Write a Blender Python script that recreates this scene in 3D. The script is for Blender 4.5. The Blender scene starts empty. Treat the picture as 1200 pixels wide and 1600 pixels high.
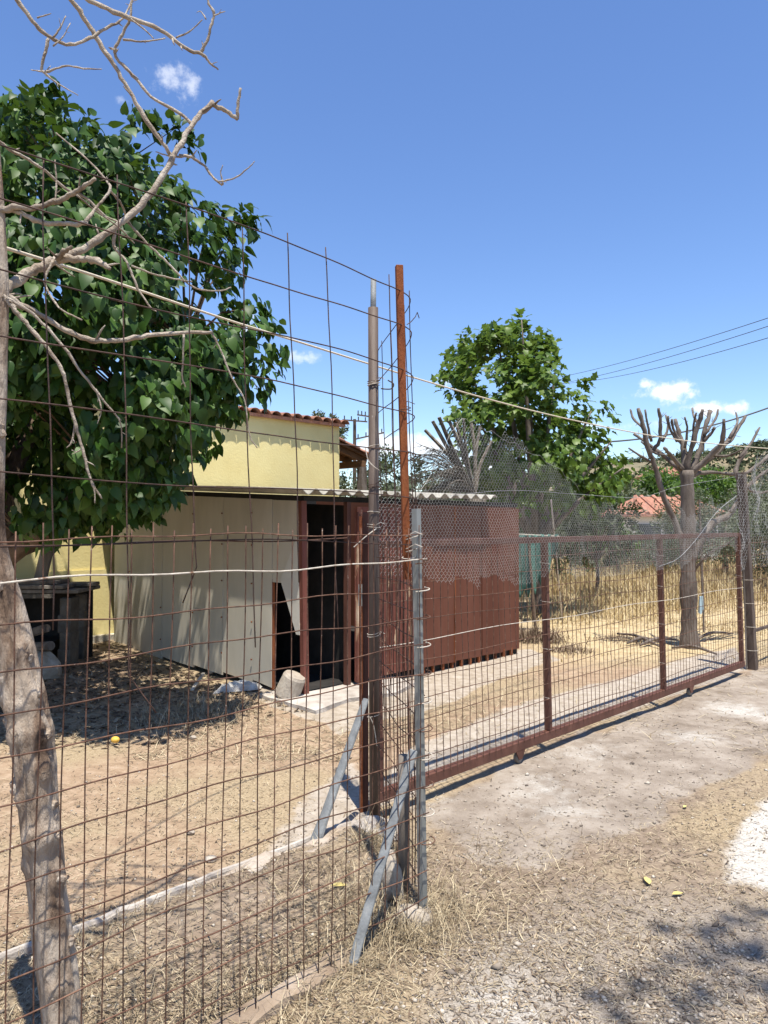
import bpy, bmesh, math, random
import numpy as np
from mathutils import Vector, Matrix, Euler

# ------------------------------------------------------------------ camera, sky, sun, exposure
scene = bpy.context.scene
COL = scene.collection
R = math.radians
CH = 1.58                       # eye height
FPX = 1155.0                    # focal length in photograph pixels (1200 wide)
PITCH = math.atan(20.0 / FPX)
cam_d = bpy.data.cameras.new('camera'); cam = bpy.data.objects.new('camera', cam_d); COL.objects.link(cam)
cam_d.sensor_fit = 'HORIZONTAL'; cam_d.sensor_width = 36.0; cam_d.lens = 36.0 * FPX / 1200.0
cam_d.clip_start = 0.05; cam_d.clip_end = 3000
cam.location = (0, 0, CH); cam.rotation_euler = (R(90) + PITCH, 0, 0)
scene.camera = cam

SUN_EL = R(73.2)
SUN_H = Vector((0.085, -0.29, 0)).normalized()
SUN_DIR = (SUN_H * math.cos(SUN_EL) + Vector((0, 0, math.sin(SUN_EL)))).normalized()
sun_d = bpy.data.lights.new('sun', 'SUN'); sun = bpy.data.objects.new('sun', sun_d); COL.objects.link(sun)
sun_d.energy = 4.6; sun_d.angle = R(0.53); sun_d.color = (1.0, 0.945, 0.85)
sun.location = (5, -8, 30); sun.rotation_euler = (-SUN_DIR).to_track_quat('-Z', 'Y').to_euler()

world = bpy.data.worlds.new('World'); scene.world = world; world.use_nodes = True
wn = world.node_tree.nodes; wl = world.node_tree.links; wn.clear()
w_out = wn.new('ShaderNodeOutputWorld'); w_bg = wn.new('ShaderNodeBackground')
sky = wn.new('ShaderNodeTexSky'); sky.sky_type = 'NISHITA'; sky.sun_disc = False
sky.sun_elevation = SUN_EL; sky.sun_rotation = math.atan2(SUN_H.x, SUN_H.y)
sky.altitude = 100; sky.air_density = 1.0; sky.dust_density = 0.15; sky.ozone_density = 3.5
w_bg.inputs['Strength'].default_value = 0.14
wl.new(w_bg.outputs[0], w_out.inputs[0])

scene.view_settings.view_transform = 'Standard'; scene.view_settings.look = 'None'
scene.view_settings.exposure = 0.84; scene.view_settings.gamma = 1.0
scene.view_settings.use_curve_mapping = False
scene.render.resolution_x = 768; scene.render.resolution_y = 1024
scene.render.engine = 'CYCLES'
scene.cycles.max_bounces = 5; scene.cycles.diffuse_bounces = 3; scene.cycles.glossy_bounces = 2; scene.cycles.transmission_bounces = 3; scene.cycles.caustics_reflective = False; scene.cycles.caustics_refractive = False

# photograph pixel -> place in the world
_F = Vector((0, math.cos(PITCH), math.sin(PITCH))); _U = Vector((0, -math.sin(PITCH), math.cos(PITCH)))
def ray(px, py): return _F + Vector(((px - 600) / FPX, 0, 0)) + _U * ((800 - py) / FPX)
def at(px, py, Y):
    r = ray(px, py); return Vector((0, 0, CH)) + r * (Y / r.y)
def G(px, py, z=0.0):
    r = ray(px, py); return Vector((0, 0, CH)) + r * ((z - CH) / r.z)
RT = math.sqrt(0.5)
U2 = Vector((RT, RT, 0)); V2 = Vector((-RT, RT, 0))      # the yard's two directions
def on_line(px, c):           # point of the line Y - X = c seen at column px
    k = (px - 600) / FPX; Y = c / (1 - k); return Vector((k * Y, Y, 0))

# clouds: small fair-weather puffs in the sky
def sky_clouds():
    tc = wn.new('ShaderNodeTexCoord')
    n1 = wn.new('ShaderNodeTexNoise'); n1.inputs['Scale'].default_value = 22; n1.inputs['Detail'].default_value = 9; n1.inputs['Roughness'].default_value = 0.62
    wl.new(tc.outputs['Generated'], n1.inputs['Vector'])
    prev = None
    for px, py, rx, ry, amt in [(268, 132, 34, 36, .5), (190, 155, 14, 9, .25), (1040, 612, 66, 17, .95), (1012, 600, 28, 11, .8), (1120, 638, 42, 15, .9),
                                (468, 558, 30, 9, .45), (600, 700, 130, 26, .85), (745, 735, 70, 38, .8), (690, 592, 26, 14, .5),
                                (380, 520, 32, 30, .5), (950, 668, 80, 12, .45),
                                (1500, 560, 120, 26, .9), (1750, 420, 160, 45, .8), (-350, 520, 150, 40, .9), (-700, 300, 160, 60, .7), (-150, 690, 120, 22, .8)]:
        d = ray(px, py).normalized()
        sub = wn.new('ShaderNodeVectorMath'); sub.operation = 'SUBTRACT'; sub.inputs[1].default_value = d
        wl.new(tc.outputs['Generated'], sub.inputs[0])
        h = Vector((d.y, -d.x, 0)).normalized(); up = h.cross(d)
        def dot(v):
            n = wn.new('ShaderNodeVectorMath'); n.operation = 'DOT_PRODUCT'; n.inputs[1].default_value = v
            wl.new(sub.outputs[0], n.inputs[0]); return n.outputs['Value']
        c = wn.new('ShaderNodeCombineXYZ')
        wl.new(dot(h * (FPX / rx)), c.inputs[0]); wl.new(dot(up * (FPX / ry)), c.inputs[1]); wl.new(dot(d * 3), c.inputs[2])
        ln = wn.new('ShaderNodeVectorMath'); ln.operation = 'LENGTH'; wl.new(c.outputs[0], ln.inputs[0])
        mr = wn.new('ShaderNodeMapRange'); mr.inputs['From Min'].default_value = 1.5; mr.inputs['From Max'].default_value = 0.0
        mr.inputs['To Min'].default_value = 0; mr.inputs['To Max'].default_value = 1.0
        wl.new(ln.outputs['Value'], mr.inputs['Value'])
        add = wn.new('ShaderNodeMath'); add.operation = 'MULTIPLY_ADD'; add.inputs[1].default_value = 3.4; add.inputs[2].default_value = -1.72
        wl.new(n1.outputs['Fac'], add.inputs[0])
        s = wn.new('ShaderNodeMath'); s.operation = 'ADD'; wl.new(mr.outputs[0], s.inputs[0]); wl.new(add.outputs[0], s.inputs[1])
        m2 = wn.new('ShaderNodeMapRange'); m2.interpolation_type = 'SMOOTHSTEP'
        m2.inputs['From Min'].default_value = 0.32; m2.inputs['From Max'].default_value = 0.95; m2.inputs['To Max'].default_value = amt
        wl.new(s.outputs[0], m2.inputs['Value'])
        mm = wn.new('ShaderNodeMath'); mm.operation = 'MULTIPLY'; wl.new(m2.outputs[0], mm.inputs[0])
        gate = wn.new('ShaderNodeMapRange'); gate.inputs['From Min'].default_value = 0.0; gate.inputs['From Max'].default_value = 0.25
        wl.new(mr.outputs[0], gate.inputs['Value']); wl.new(gate.outputs[0], mm.inputs[1])
        if prev is None: prev = mm.outputs[0]
        else:
            mx = wn.new('ShaderNodeMath'); mx.operation = 'MAXIMUM'; wl.new(prev, mx.inputs[0]); wl.new(mm.outputs[0], mx.inputs[1]); prev = mx.outputs[0]
    mix = wn.new('ShaderNodeMixRGB'); mix.inputs[2].default_value = (5.2, 5.3, 5.5, 1)
    wl.new(prev, mix.inputs[0])
    hs = wn.new('ShaderNodeHueSaturation'); hs.inputs['Saturation'].default_value = 1.12; hs.inputs['Hue'].default_value = 0.508; hs.inputs['Value'].default_value = 0.85
    wl.new(sky.outputs[0], hs.inputs['Color']); wl.new(hs.outputs[0], mix.inputs[1]); wl.new(mix.outputs[0], w_bg.inputs['Color'])
sky_clouds()

# ------------------------------------------------------------------ helpers
rng = np.random.default_rng(7)
random.seed(11)

def tag(o, label=None, cat=None, group=None, kind=None):
    if label: o['label'] = label
    if cat: o['category'] = cat
    if group: o['group'] = group
    if kind: o['kind'] = kind
    return o

def thing(name, loc, label, cat, group=None):
    o = bpy.data.objects.new(name, None); COL.objects.link(o)
    o.location = loc; o.empty_display_size = 0.1
    return tag(o, label, cat, group)

def world_of(o):
    m = Matrix.Translation(o.location)
    return m if o.parent is None else m        # parents here carry only a translation

def adopt(o, parent):
    if parent is None: return o
    o.parent = parent
    if parent.type == 'EMPTY': o.matrix_parent_inverse = Matrix.Translation(-Vector(parent.location))
    else: o.matrix_parent_inverse = parent.matrix_basis.inverted() if parent.parent else parent.matrix_basis.inverted()
    return o

class MB:
    def __init__(s): s.v = []; s.f = []
    def add(s, vs, fs):
        b = len(s.v); s.v += [tuple(x) for x in vs]; s.f += [tuple(i + b for i in f) for f in fs]; return s
    def tube(s, pts, rad, n=6, caps=True, squash=None, twist=0.0):
        pts = [Vector(p) for p in pts]
        if not hasattr(rad, '__len__'): rad = [rad] * len(pts)
        t0 = (pts[1] - pts[0]).normalized()
        a = Vector((0, 0, 1)) if abs(t0.z) < 0.9 else Vector((1, 0, 0))
        nrm = t0.cross(a).normalized(); vs = []
        for i, p in enumerate(pts):
            if i == 0: t = pts[1] - pts[0]
            elif i == len(pts) - 1: t = pts[-1] - pts[-2]
            else: t = pts[i + 1] - pts[i - 1]
            t = t.normalized() if t.length > 1e-9 else t0
            nrm = (nrm - t * nrm.dot(t)).normalized(); b = t.cross(nrm)
            for k in range(n):
                an = 2 * math.pi * k / n + twist
                vs.append(p + (nrm * math.cos(an) + b * math.sin(an) * (squash or 1)) * rad[i])
        fs = []
        for i in range(len(pts) - 1):
            for k in range(n):
                fs.append((i * n + k, i * n + (k + 1) % n, (i + 1) * n + (k + 1) % n, (i + 1) * n + k))
        if caps:
            fs.append(tuple(reversed(range(n)))); fs.append(tuple(range((len(pts) - 1) * n, len(pts) * n)))
        return s.add(vs, fs)
    def box(s, c, ax, half):
        c = Vector(c); x, y, z = [Vector(a) for a in ax]; hx, hy, hz = half
        vs = [c + x * (hx * i) + y * (hy * j) + z * (hz * k) for k in (-1, 1) for j in (-1, 1) for i in (-1, 1)]
        return s.add(vs, [(0, 2, 3, 1), (4, 5, 7, 6), (0, 1, 5, 4), (2, 6, 7, 3), (0, 4, 6, 2), (1, 3, 7, 5)])
    def bar(s, p, q, w, h, side):           # rectangular bar from p to q, `side` = width direction
        p = Vector(p); q = Vector(q); d = (q - p); L = d.length; d.normalize()
        sd = Vector(side); sd = (sd - d * sd.dot(d)).normalized(); up = d.cross(sd)
        return s.box((p + q) / 2, (sd, up, d), (w / 2, h / 2, L / 2))
    def prism(s, poly, nrm, th):             # polygon (3D points) pushed along nrm
        poly = [Vector(p) for p in poly]; nrm = Vector(nrm); n = len(poly)
        vs = poly + [p + nrm * th for p in poly]
        return s.add(vs, [tuple(range(n)), tuple(reversed(range(n, 2 * n)))] + [(i, i + n, (i + 1) % n + n, (i + 1) % n) for i in range(n)])
    def build(s, name, mat, parent=None, smooth=False, bevel=0, fix=True):
        me = bpy.data.meshes.new(name); me.from_pydata(s.v, [], s.f)
        if fix:
            bm = bmesh.new(); bm.from_mesh(me); bmesh.ops.recalc_face_normals(bm, faces=bm.faces)
            if bevel: bmesh.ops.bevel(bm, geom=[e for e in bm.edges], offset=bevel, segments=1, affect='EDGES', profile=.6)
            bm.to_mesh(me); bm.free()
        if smooth: me.polygons.foreach_set('use_smooth', [True] * len(me.polygons))
        me.materials.append(mat)
        o = bpy.data.objects.new(name, me); COL.objects.link(o)
        return adopt(o, parent)

def np_object(name, V, F, mat, parent=None, smooth=False):
    """V (n,3) float, F (m,k) int -> one mesh object, fast"""
    me = bpy.data.meshes.new(name); n = len(V); m, k = F.shape
    me.vertices.add(n); me.vertices.foreach_set('co', np.ascontiguousarray(V, dtype=np.float32).ravel())
    me.loops.add(m * k); me.loops.foreach_set('vertex_index', np.ascontiguousarray(F, dtype=np.int32).ravel())
    me.polygons.add(m); me.polygons.foreach_set('loop_start', np.arange(0, m * k, k, dtype=np.int32))
    try: me.polygons.foreach_set('loop_total', np.full(m, k, dtype=np.int32))
    except Exception: pass
    if smooth: me.polygons.foreach_set('use_smooth', np.ones(m, dtype=bool))
    me.update(calc_edges=True); me.validate(); me.materials.append(mat)
    o = bpy.data.objects.new(name, me); COL.objects.link(o)
    return adopt(o, parent)

def smooth_path(pts, n=4):
    """Catmull-Rom through tuples (vectors of any length)"""
    P = [np.array(p, dtype=float) for p in pts]; P = [2 * P[0] - P[1]] + P + [2 * P[-1] - P[-2]]; out = []
    for i in range(1, len(P) - 2):
        for k in range(n):
            t = k / n
            out.append(0.5 * ((2 * P[i]) + (-P[i - 1] + P[i + 1]) * t + (2 * P[i - 1] - 5 * P[i] + 4 * P[i + 1] - P[i + 2]) * t * t + (-P[i - 1] + 3 * P[i] - 3 * P[i + 1] + P[i + 2]) * t ** 3))
    out.append(P[-2]); return out

# value noise for shapes
_perm = rng.random((64, 64, 64)).astype(np.float32)
def vnoise(x, y, z=0.0):
    x, y, z = np.broadcast_arrays(np.asarray(x, float), np.asarray(y, float), np.asarray(z, float))
    xi, yi, zi = np.floor(x).astype(int), np.floor(y).astype(int), np.floor(z).astype(int)
    fx, fy, fz = x - xi, y - yi, z - zi
    fx, fy, fz = [f * f * (3 - 2 * f) for f in (fx, fy, fz)]
    def g(a, b, c): return _perm[(xi + a) % 64, (yi + b) % 64, (zi + c) % 64]
    def L(a, b, t): return a + (b - a) * t
    return L(L(L(g(0, 0, 0), g(1, 0, 0), fx), L(g(0, 1, 0), g(1, 1, 0), fx), fy), L(L(g(0, 0, 1), g(1, 0, 1), fx), L(g(0, 1, 1), g(1, 1, 1), fx), fy), fz) * 2 - 1
def fbm(x, y, z=0.0, o=4):
    s = 0; a = 0.5
    for i in range(o): s = s + a * vnoise(np.asarray(x) * 2 ** i + 17 * i, np.asarray(y) * 2 ** i + 5 * i, z); a *= 0.5
    return s

# ------------------------------------------------------------------ materials
def M(name, cols, scale=6, detail=6, rough=.8, bump=.25, bscale=None, metallic=0.0, stretch=(1, 1, 1), spec=.3, nrough=.6, rand=0.0, speck=None, rrange=.12):
    m = bpy.data.materials.new(name); m.use_nodes = True; nt = m.node_tree; N = nt.nodes; L = nt.links
    b = N['Principled BSDF']; tc = N.new('ShaderNodeTexCoord'); mp = N.new('ShaderNodeMapping'); mp.inputs['Scale'].default_value = stretch
    L.new(tc.outputs['Object'], mp.inputs['Vector']); vec = mp.outputs[0]
    if rand:
        oi = N.new('ShaderNodeObjectInfo'); vm = N.new('ShaderNodeVectorMath'); vm.operation = 'ADD'
        sc = N.new('ShaderNodeMath'); sc.operation = 'MULTIPLY'; sc.inputs[1].default_value = 37.0
        L.new(oi.outputs['Random'], sc.inputs[0]); L.new(vec, vm.inputs[0]); L.new(sc.outputs[0], vm.inputs[1]); vec = vm.outputs[0]
    n = N.new('ShaderNodeTexNoise'); n.inputs['Scale'].default_value = scale; n.inputs['Detail'].default_value = detail; n.inputs['Roughness'].default_value = nrough
    L.new(vec, n.inputs['Vector'])
    r = N.new('ShaderNodeValToRGB'); els = r.color_ramp.elements
    while len(els) < len(cols): els.new(.5)
    for e, (p, c) in zip(els, cols): e.position = p; e.color = (*c, 1)
    L.new(n.outputs['Fac'], r.inputs[0]); col = r.outputs[0]
    if speck:                                   # (scale, threshold, colour): chips and spots
        n3 = N.new('ShaderNodeTexNoise'); n3.inputs['Scale'].default_value = speck[0]; n3.inputs['Detail'].default_value = 4; n3.inputs['Roughness'].default_value = .7
        L.new(vec, n3.inputs['Vector'])
        mr = N.new('ShaderNodeMapRange'); mr.inputs['From Min'].default_value = speck[1]; mr.inputs['From Max'].default_value = speck[1] + .05
        L.new(n3.outputs['Fac'], mr.inputs['Value'])
        mx = N.new('ShaderNodeMixRGB'); mx.inputs[2].default_value = (*speck[2], 1); L.new(mr.outputs[0], mx.inputs[0]); L.new(col, mx.inputs[1]); col = mx.outputs[0]
    if rand:
        hs = N.new('ShaderNodeHueSaturation'); v2 = N.new('ShaderNodeMapRange'); v2.inputs['To Min'].default_value = 1 - rand; v2.inputs['To Max'].default_value = 1 + rand
        L.new(oi.outputs['Random'], v2.inputs['Value']); L.new(v2.outputs[0], hs.inputs['Value']); L.new(col, hs.inputs['Color']); col = hs.outputs[0]
    L.new(col, b.inputs['Base Color'])
    rr = N.new('ShaderNodeMapRange'); rr.inputs['To Min'].default_value = max(0.05, rough - rrange); rr.inputs['To Max'].default_value = min(1, rough + rrange)
    L.new(n.outputs['Fac'], rr.inputs['Value']); L.new(rr.outputs[0], b.inputs['Roughness'])
    b.inputs['Metallic'].default_value = metallic; b.inputs['Specular IOR Level'].default_value = spec
    if bump:
        n2 = N.new('ShaderNodeTexNoise'); n2.inputs['Scale'].default_value = bscale or scale * 3; n2.inputs['Detail'].default_value = 6; n2.inputs['Roughness'].default_value = .65
        L.new(vec, n2.inputs['Vector']); bp = N.new('ShaderNodeBump'); bp.inputs['Strength'].default_value = bump; bp.inputs['Distance'].default_value = .02
        L.new(n2.outputs['Fac'], bp.inputs['Height']); L.new(bp.outputs[0], b.inputs['Normal'])
    return m

def leaf_mat(name, dark, mid, light, rough=.42, trans=.25, tcol=None):
    m = bpy.data.materials.new(name); m.use_nodes = True; nt = m.node_tree; N = nt.nodes; L = nt.links
    b = N['Principled BSDF']; g = N.new('ShaderNodeNewGeometry'); oi = N.new('ShaderNodeObjectInfo')
    ad = N.new('ShaderNodeMath'); ad.operation = 'ADD'; L.new(g.outputs['Random Per Island'], ad.inputs[0]); L.new(oi.outputs['Random'], ad.inputs[1])
    fr = N.new('ShaderNodeMath'); fr.operation = 'FRACT'; L.new(ad.outputs[0], fr.inputs[0])
    r = N.new('ShaderNodeValToRGB'); els = r.color_ramp.elements; els.new(.5)
    for e, (p, c) in zip(els, [(0, dark), (.55, mid), (1, light)]): e.position = p; e.color = (*c, 1)
    L.new(fr.outputs[0], r.inputs[0]); L.new(r.outputs[0], b.inputs['Base Color'])
    b.inputs['Roughness'].default_value = rough; b.inputs['Specular IOR Level'].default_value = .28
    if trans < .12: return m
    t = N.new('ShaderNodeBsdfTranslucent'); t.inputs[0].default_value = (*(tcol or (mid[0] * 2.2, mid[1] * 2.2, mid[2])), 1)
    mx = N.new('ShaderNodeMixShader'); mx.inputs[0].default_value = trans
    L.new(b.outputs[0], mx.inputs[1]); L.new(t.outputs[0], mx.inputs[2]); L.new(mx.outputs[0], N['Material Output'].inputs[0])
    return m

MAT = {}
MAT['wire'] = M('rusty wire', [(.25, (.035, .018, .012)), (.5, (.11, .055, .035)), (.75, (.20, .115, .075))], scale=30, rough=.75, bump=.3, bscale=200, rand=.25, speck=(55, .66, (.38, .33, .28)))
MAT['wire_dark'] = M('dark mesh wire', [(.3, (.03, .018, .015)), (.55, (.075, .042, .032)), (.8, (.14, .08, .055))], scale=25, rough=.75, bump=.3, bscale=200, rand=.2)
MAT['wire_pale'] = M('pale bare rod', [(.3, (.34, .29, .23)), (.6, (.55, .5, .42))], scale=30, rough=.6, bump=.2, bscale=200, speck=(14, .6, (.18, .1, .06)))
MAT['rust'] = M('orange rust', [(.25, (.06, .018, .009)), (.5, (.19, .055, .018)), (.72, (.27, .09, .03))], scale=14, rough=.85, bump=.4, bscale=90, stretch=(1, 1, .35))
MAT['pole'] = M('dark brown paint', [(.3, (.055, .038, .03)), (.55, (.10, .072, .056)), (.8, (.16, .125, .1))], scale=12, rough=.6, bump=.2, bscale=80, stretch=(1, 1, .2), speck=(22, .72, (.4, .36, .3)))
MAT['redpaint'] = M('red-brown paint', [(.3, (.078, .032, .022)), (.55, (.118, .05, .034)), (.8, (.165, .078, .054))], scale=10, rough=.62, bump=.15, bscale=120, stretch=(1, 1, .35), speck=(26, .68, (.22, .085, .03)))
MAT['galv'] = M('galvanised steel', [(.3, (.17, .18, .17)), (.6, (.29, .30, .285)), (.8, (.40, .40, .375))], scale=16, rough=.5, bump=.1, bscale=90, metallic=.35, stretch=(1, 1, .25), speck=(30, .72, (.2, .13, .08)))
MAT['greybar'] = M('weathered grey steel', [(.3, (.13, .135, .135)), (.6, (.22, .23, .23)), (.8, (.32, .32, .31))], scale=14, rough=.65, bump=.2, bscale=90, metallic=.15)
MAT['oldwood'] = M('grey weathered wood', [(.25, (.075, .06, .048)), (.5, (.17, .145, .12)), (.75, (.3, .27, .235))], scale=9, rough=.9, bump=.6, bscale=30, stretch=(1, 1, .12))
MAT['bark'] = M('dead silver bark', [(.3, (.055, .034, .022)), (.42, (.185, .125, .085)), (.52, (.34, .27, .205)), (.7, (.54, .475, .395))], scale=11, detail=9, rough=.85, bump=1.0, bscale=34, stretch=(1, 1, .3), speck=(6, .62, (.25, .125, .07)))
MAT['twig'] = M('dead twig bark', [(.3, (.14, .10, .07)), (.43, (.31, .25, .19)), (.58, (.45, .385, .31)), (.78, (.6, .54, .45))], scale=16, detail=9, rough=.85, bump=.8, bscale=70)
MAT['livebark'] = M('brown bark', [(.3, (.05, .033, .022)), (.5, (.11, .075, .05)), (.75, (.19, .14, .1))], scale=10, rough=.9, bump=.8, bscale=30, stretch=(1, 1, .3))
MAT['greybark'] = M('grey bark', [(.3, (.07, .054, .043)), (.5, (.145, .118, .097)), (.75, (.25, .215, .185))], scale=10, rough=.9, bump=.8, bscale=30, stretch=(1, 1, .3))
MAT['concrete'] = M('pale concrete', [(.3, (.28, .24, .2)), (.5, (.42, .375, .325)), (.7, (.53, .49, .43))], scale=5, detail=9, rough=.95, bump=.5, bscale=40, speck=(30, .68, (.24, .19, .14)))
MAT['sill'] = M('dusty concrete', [(.3, (.2, .145, .1)), (.45, (.3, .23, .165)), (.58, (.39, .325, .26)), (.75, (.5, .45, .38))], scale=3, detail=9, rough=.95, bump=.6, bscale=40, speck=(22, .62, (.26, .19, .12)))
MAT['cream'] = M('faded cream wall board', [(.3, (.41, .375, .30)), (.55, (.49, .45, .365)), (.8, (.56, .52, .43))], scale=3, rough=.8, bump=.12, bscale=14, stretch=(1, 1, .25), rand=.05, speck=(40, .76, (.2, .13, .08)))
MAT['creamlight'] = M('light cream board', [(.3, (.52, .49, .42)), (.7, (.62, .59, .51))], scale=3, rough=.8, bump=.1, bscale=14)
MAT['redsheet'] = M('red shed sheet', [(.3, (.108, .043, .028)), (.55, (.135, .055, .036)), (.8, (.165, .072, .048))], scale=3, spec=.1, rough=.75, bump=.1, bscale=20, stretch=(1, 1, .3), rand=.08, speck=(45, .73, (.26, .16, .11)))
MAT['rustdoor'] = M('rusted red door', [(.3, (.10, .032, .022)), (.5, (.165, .055, .038)), (.62, (.2, .075, .05)), (.72, (.30, .13, .05)), (.85, (.42, .24, .12))], scale=4.5, detail=9, rough=.75, bump=.3, bscale=40, stretch=(1, 1, .22), nrough=.7, speck=(13, .63, (.5, .36, .23)))
MAT['roofsheet'] = M('fibre cement sheet', [(.3, (.24, .225, .19)), (.55, (.36, .34, .29)), (.8, (.46, .44, .38))], scale=5, rough=.95, bump=.3, bscale=50, speck=(16, .66, (.15, .13, .1)), rand=.08)
MAT['yellow'] = M('yellow plaster', [(.3, (.72, .60, .27)), (.6, (.78, .67, .32)), (.8, (.82, .72, .38))], scale=2.2, rough=.95, bump=.25, bscale=35)
MAT['plinth'] = M('grey-cream plinth', [(.3, (.5, .45, .36)), (.7, (.6, .55, .45))], scale=4, rough=.95, bump=.3, bscale=40)
MAT['tile'] = M('terracotta tile', [(.3, (.26, .115, .075)), (.55, (.37, .18, .12)), (.8, (.47, .27, .19))], scale=6, rough=.9, bump=.3, bscale=50, rand=.2)
MAT['brownwood'] = M('brown porch wood', [(.3, (.09, .045, .022)), (.6, (.17, .09, .045)), (.8, (.25, .14, .075))], scale=6, rough=.8, bump=.3, bscale=40, stretch=(.3, .3, 1))
MAT['dark'] = M('dark board and painted shade', [(.3, (.012, .011, .010)), (.7, (.03, .027, .024))], scale=6, rough=.95, bump=.2)  # dark roof beams; elsewhere near-black colour stands for shade in recesses
MAT['block'] = M('dull block', [(.3, (.08, .07, .057)), (.6, (.15, .132, .11)), (.8, (.23, .205, .175))], scale=9, rough=.95, bump=.5, bscale=40, rand=.2)
MAT['chipped'] = M('chipped red paint', [(.3, (.10, .035, .025)), (.48, (.16, .06, .04)), (.55, (.36, .22, .13)), (.68, (.55, .43, .31))], scale=9, detail=8, rough=.8, bump=.3, bscale=50, stretch=(1, 1, .3))
MAT['stone'] = M('pale stone', [(.3, (.29, .24, .19)), (.6, (.42, .37, .30)), (.8, (.55, .5, .43))], scale=9, rough=.95, bump=.5, bscale=40, rand=.15)
MAT['net'] = M('galvanised hex wire', [(.3, (.27, .27, .26)), (.7, (.45, .45, .43))], scale=40, rough=.55, bump=0, metallic=.3)
MAT['rope'] = M('cream plastic cord', [(.3, (.5, .43, .32)), (.7, (.66, .58, .45))], scale=60, rough=.8, bump=.3, bscale=300)
MAT['cable'] = M('black cable', [(.3, (.03, .03, .03)), (.7, (.06, .06, .06))], scale=30, rough=.6, bump=0)
MAT['teal'] = M('teal shade net', [(.3, (.05, .12, .10)), (.6, (.09, .2, .165)), (.8, (.15, .28, .24))], scale=20, rough=.85, bump=.3, bscale=120)
MAT['cloth'] = M('dirty white cloth', [(.3, (.36, .34, .31)), (.7, (.6, .58, .54))], scale=12, rough=.95, bump=.3)
MAT['blue'] = M('pale blue cloth', [(.3, (.3, .42, .48)), (.7, (.42, .55, .6))], scale=12, rough=.9, bump=.2)
MAT['fruit'] = M('yellow fruit', [(.3, (.6, .33, .04)), (.7, (.74, .47, .09))], scale=20, rough=.5, bump=.1)
MAT['whitewall'] = M('white far wall', [(.3, (.6, .58, .53)), (.7, (.74, .72, .68))], scale=2, rough=.95, bump=.1)
MAT['window'] = M('far window', [(.3, (.05, .06, .07)), (.7, (.09, .1, .11))], scale=2, rough=.2, bump=0)
MAT['palm'] = M('dry palm frond', [(.3, (.05, .04, .03)), (.5, (.125, .105, .08)), (.75, (.27, .235, .19))], scale=14, rough=.9, bump=.4, bscale=40, rand=.3)
MAT['leaf_mulberry'] = leaf_mat('mulberry leaf', (.016, .042, .006), (.030, .075, .010), (.075, .14, .022), rough=.5, trans=.14, tcol=(.11, .2, .025))
MAT['leaf_fig'] = leaf_mat('fig leaf', (.045, .088, .012), (.085, .145, .022), (.15, .22, .045), rough=.45, trans=.28, tcol=(.17, .27, .045))
MAT['leaf_olive'] = leaf_mat('olive leaf', (.045, .06, .030), (.085, .105, .058), (.155, .175, .115), rough=.55, trans=.15)
MAT['leaf_dark'] = leaf_mat('dark shrub leaf', (.022, .035, .014), (.045, .062, .028), (.085, .11, .05), rough=.55, trans=.12)
MAT['leaf_green'] = leaf_mat('bush leaf', (.035, .07, .014), (.07, .13, .026), (.13, .21, .05), rough=.55, trans=.25)
MAT['straw'] = leaf_mat('dry straw', (.14, .10, .058), (.30, .235, .145), (.56, .47, .31), rough=.8, trans=.1, tcol=(.5, .38, .2))
MAT['straw_field'] = leaf_mat('dry field grass', (.27, .195, .09), (.43, .335, .18), (.60, .50, .30), rough=.8, trans=.15, tcol=(.55, .42, .2))
MAT['litter'] = leaf_mat('dead leaf litter', (.075, .05, .032), (.17, .12, .078), (.38, .30, .2), rough=.85, trans=.05)
MAT['gravel'] = leaf_mat('gravel', (.12, .095, .075), (.28, .235, .185), (.5, .44, .36), rough=.95, trans=0.0)
MAT['fallen'] = leaf_mat('fallen leaf', (.42, .32, .1), (.5, .4, .14), (.58, .48, .2), rough=.7, trans=.1)

# ------------------------------------------------------------------ ground
def inpoly(x, y, poly):
    """signed distance-like: positive inside (metres), numpy"""
    n = len(poly); ins = np.zeros(x.shape, bool); d = np.full(x.shape, 1e9)
    for i in range(n):
        x0, y0 = poly[i]; x1, y1 = poly[(i + 1) % n]
        c = ((y0 > y) != (y1 > y)) & (x < (x1 - x0) * (y - y0) / ((y1 - y0) or 1e-9) + x0); ins ^= c
        ex, ey = x1 - x0, y1 - y0; t = np.clip(((x - x0) * ex + (y - y0) * ey) / (ex * ex + ey * ey), 0, 1)
        d = np.minimum(d, np.hypot(x - x0 - t * ex, y - y0 - t * ey))
    return np.where(ins, d, -d)
def PG(pts): return [tuple(G(*p).xy) for p in pts]
Z_APRON = PG([(640, 1262), (700, 1222), (1165, 1050), (1260, 1025), (1420, 1080), (1330, 1120), (1200, 1165), (1110, 1215), (1030, 1275), (950, 1315), (840, 1345), (740, 1325), (690, 1292)])
Z_WHITE = PG([(1138, 1320), (1150, 1285), (1200, 1255), (1400, 1235), (1480, 1400), (1300, 1420), (1200, 1388), (1135, 1372)])
Z_SLAB = PG([(385, 1082), (440, 1055), (560, 1050), (830, 1012), (870, 1030), (760, 1068), (660, 1110), (560, 1130), (530, 1150), (505, 1128)])
Z_TRACK = PG([(560, 1260), (640, 1165), (800, 1100), (1150, 1010), (1170, 1045), (820, 1165), (660, 1240)])
Z_POLE = PG([(400, 1345), (470, 1270), (520, 1205), (560, 1175), (585, 1270), (500, 1335)])
Z_ROAD = PG([(600, 1700), (760, 1480), (960, 1400), (1250, 1395), (1700, 1330), (1900, 1700)])
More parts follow.
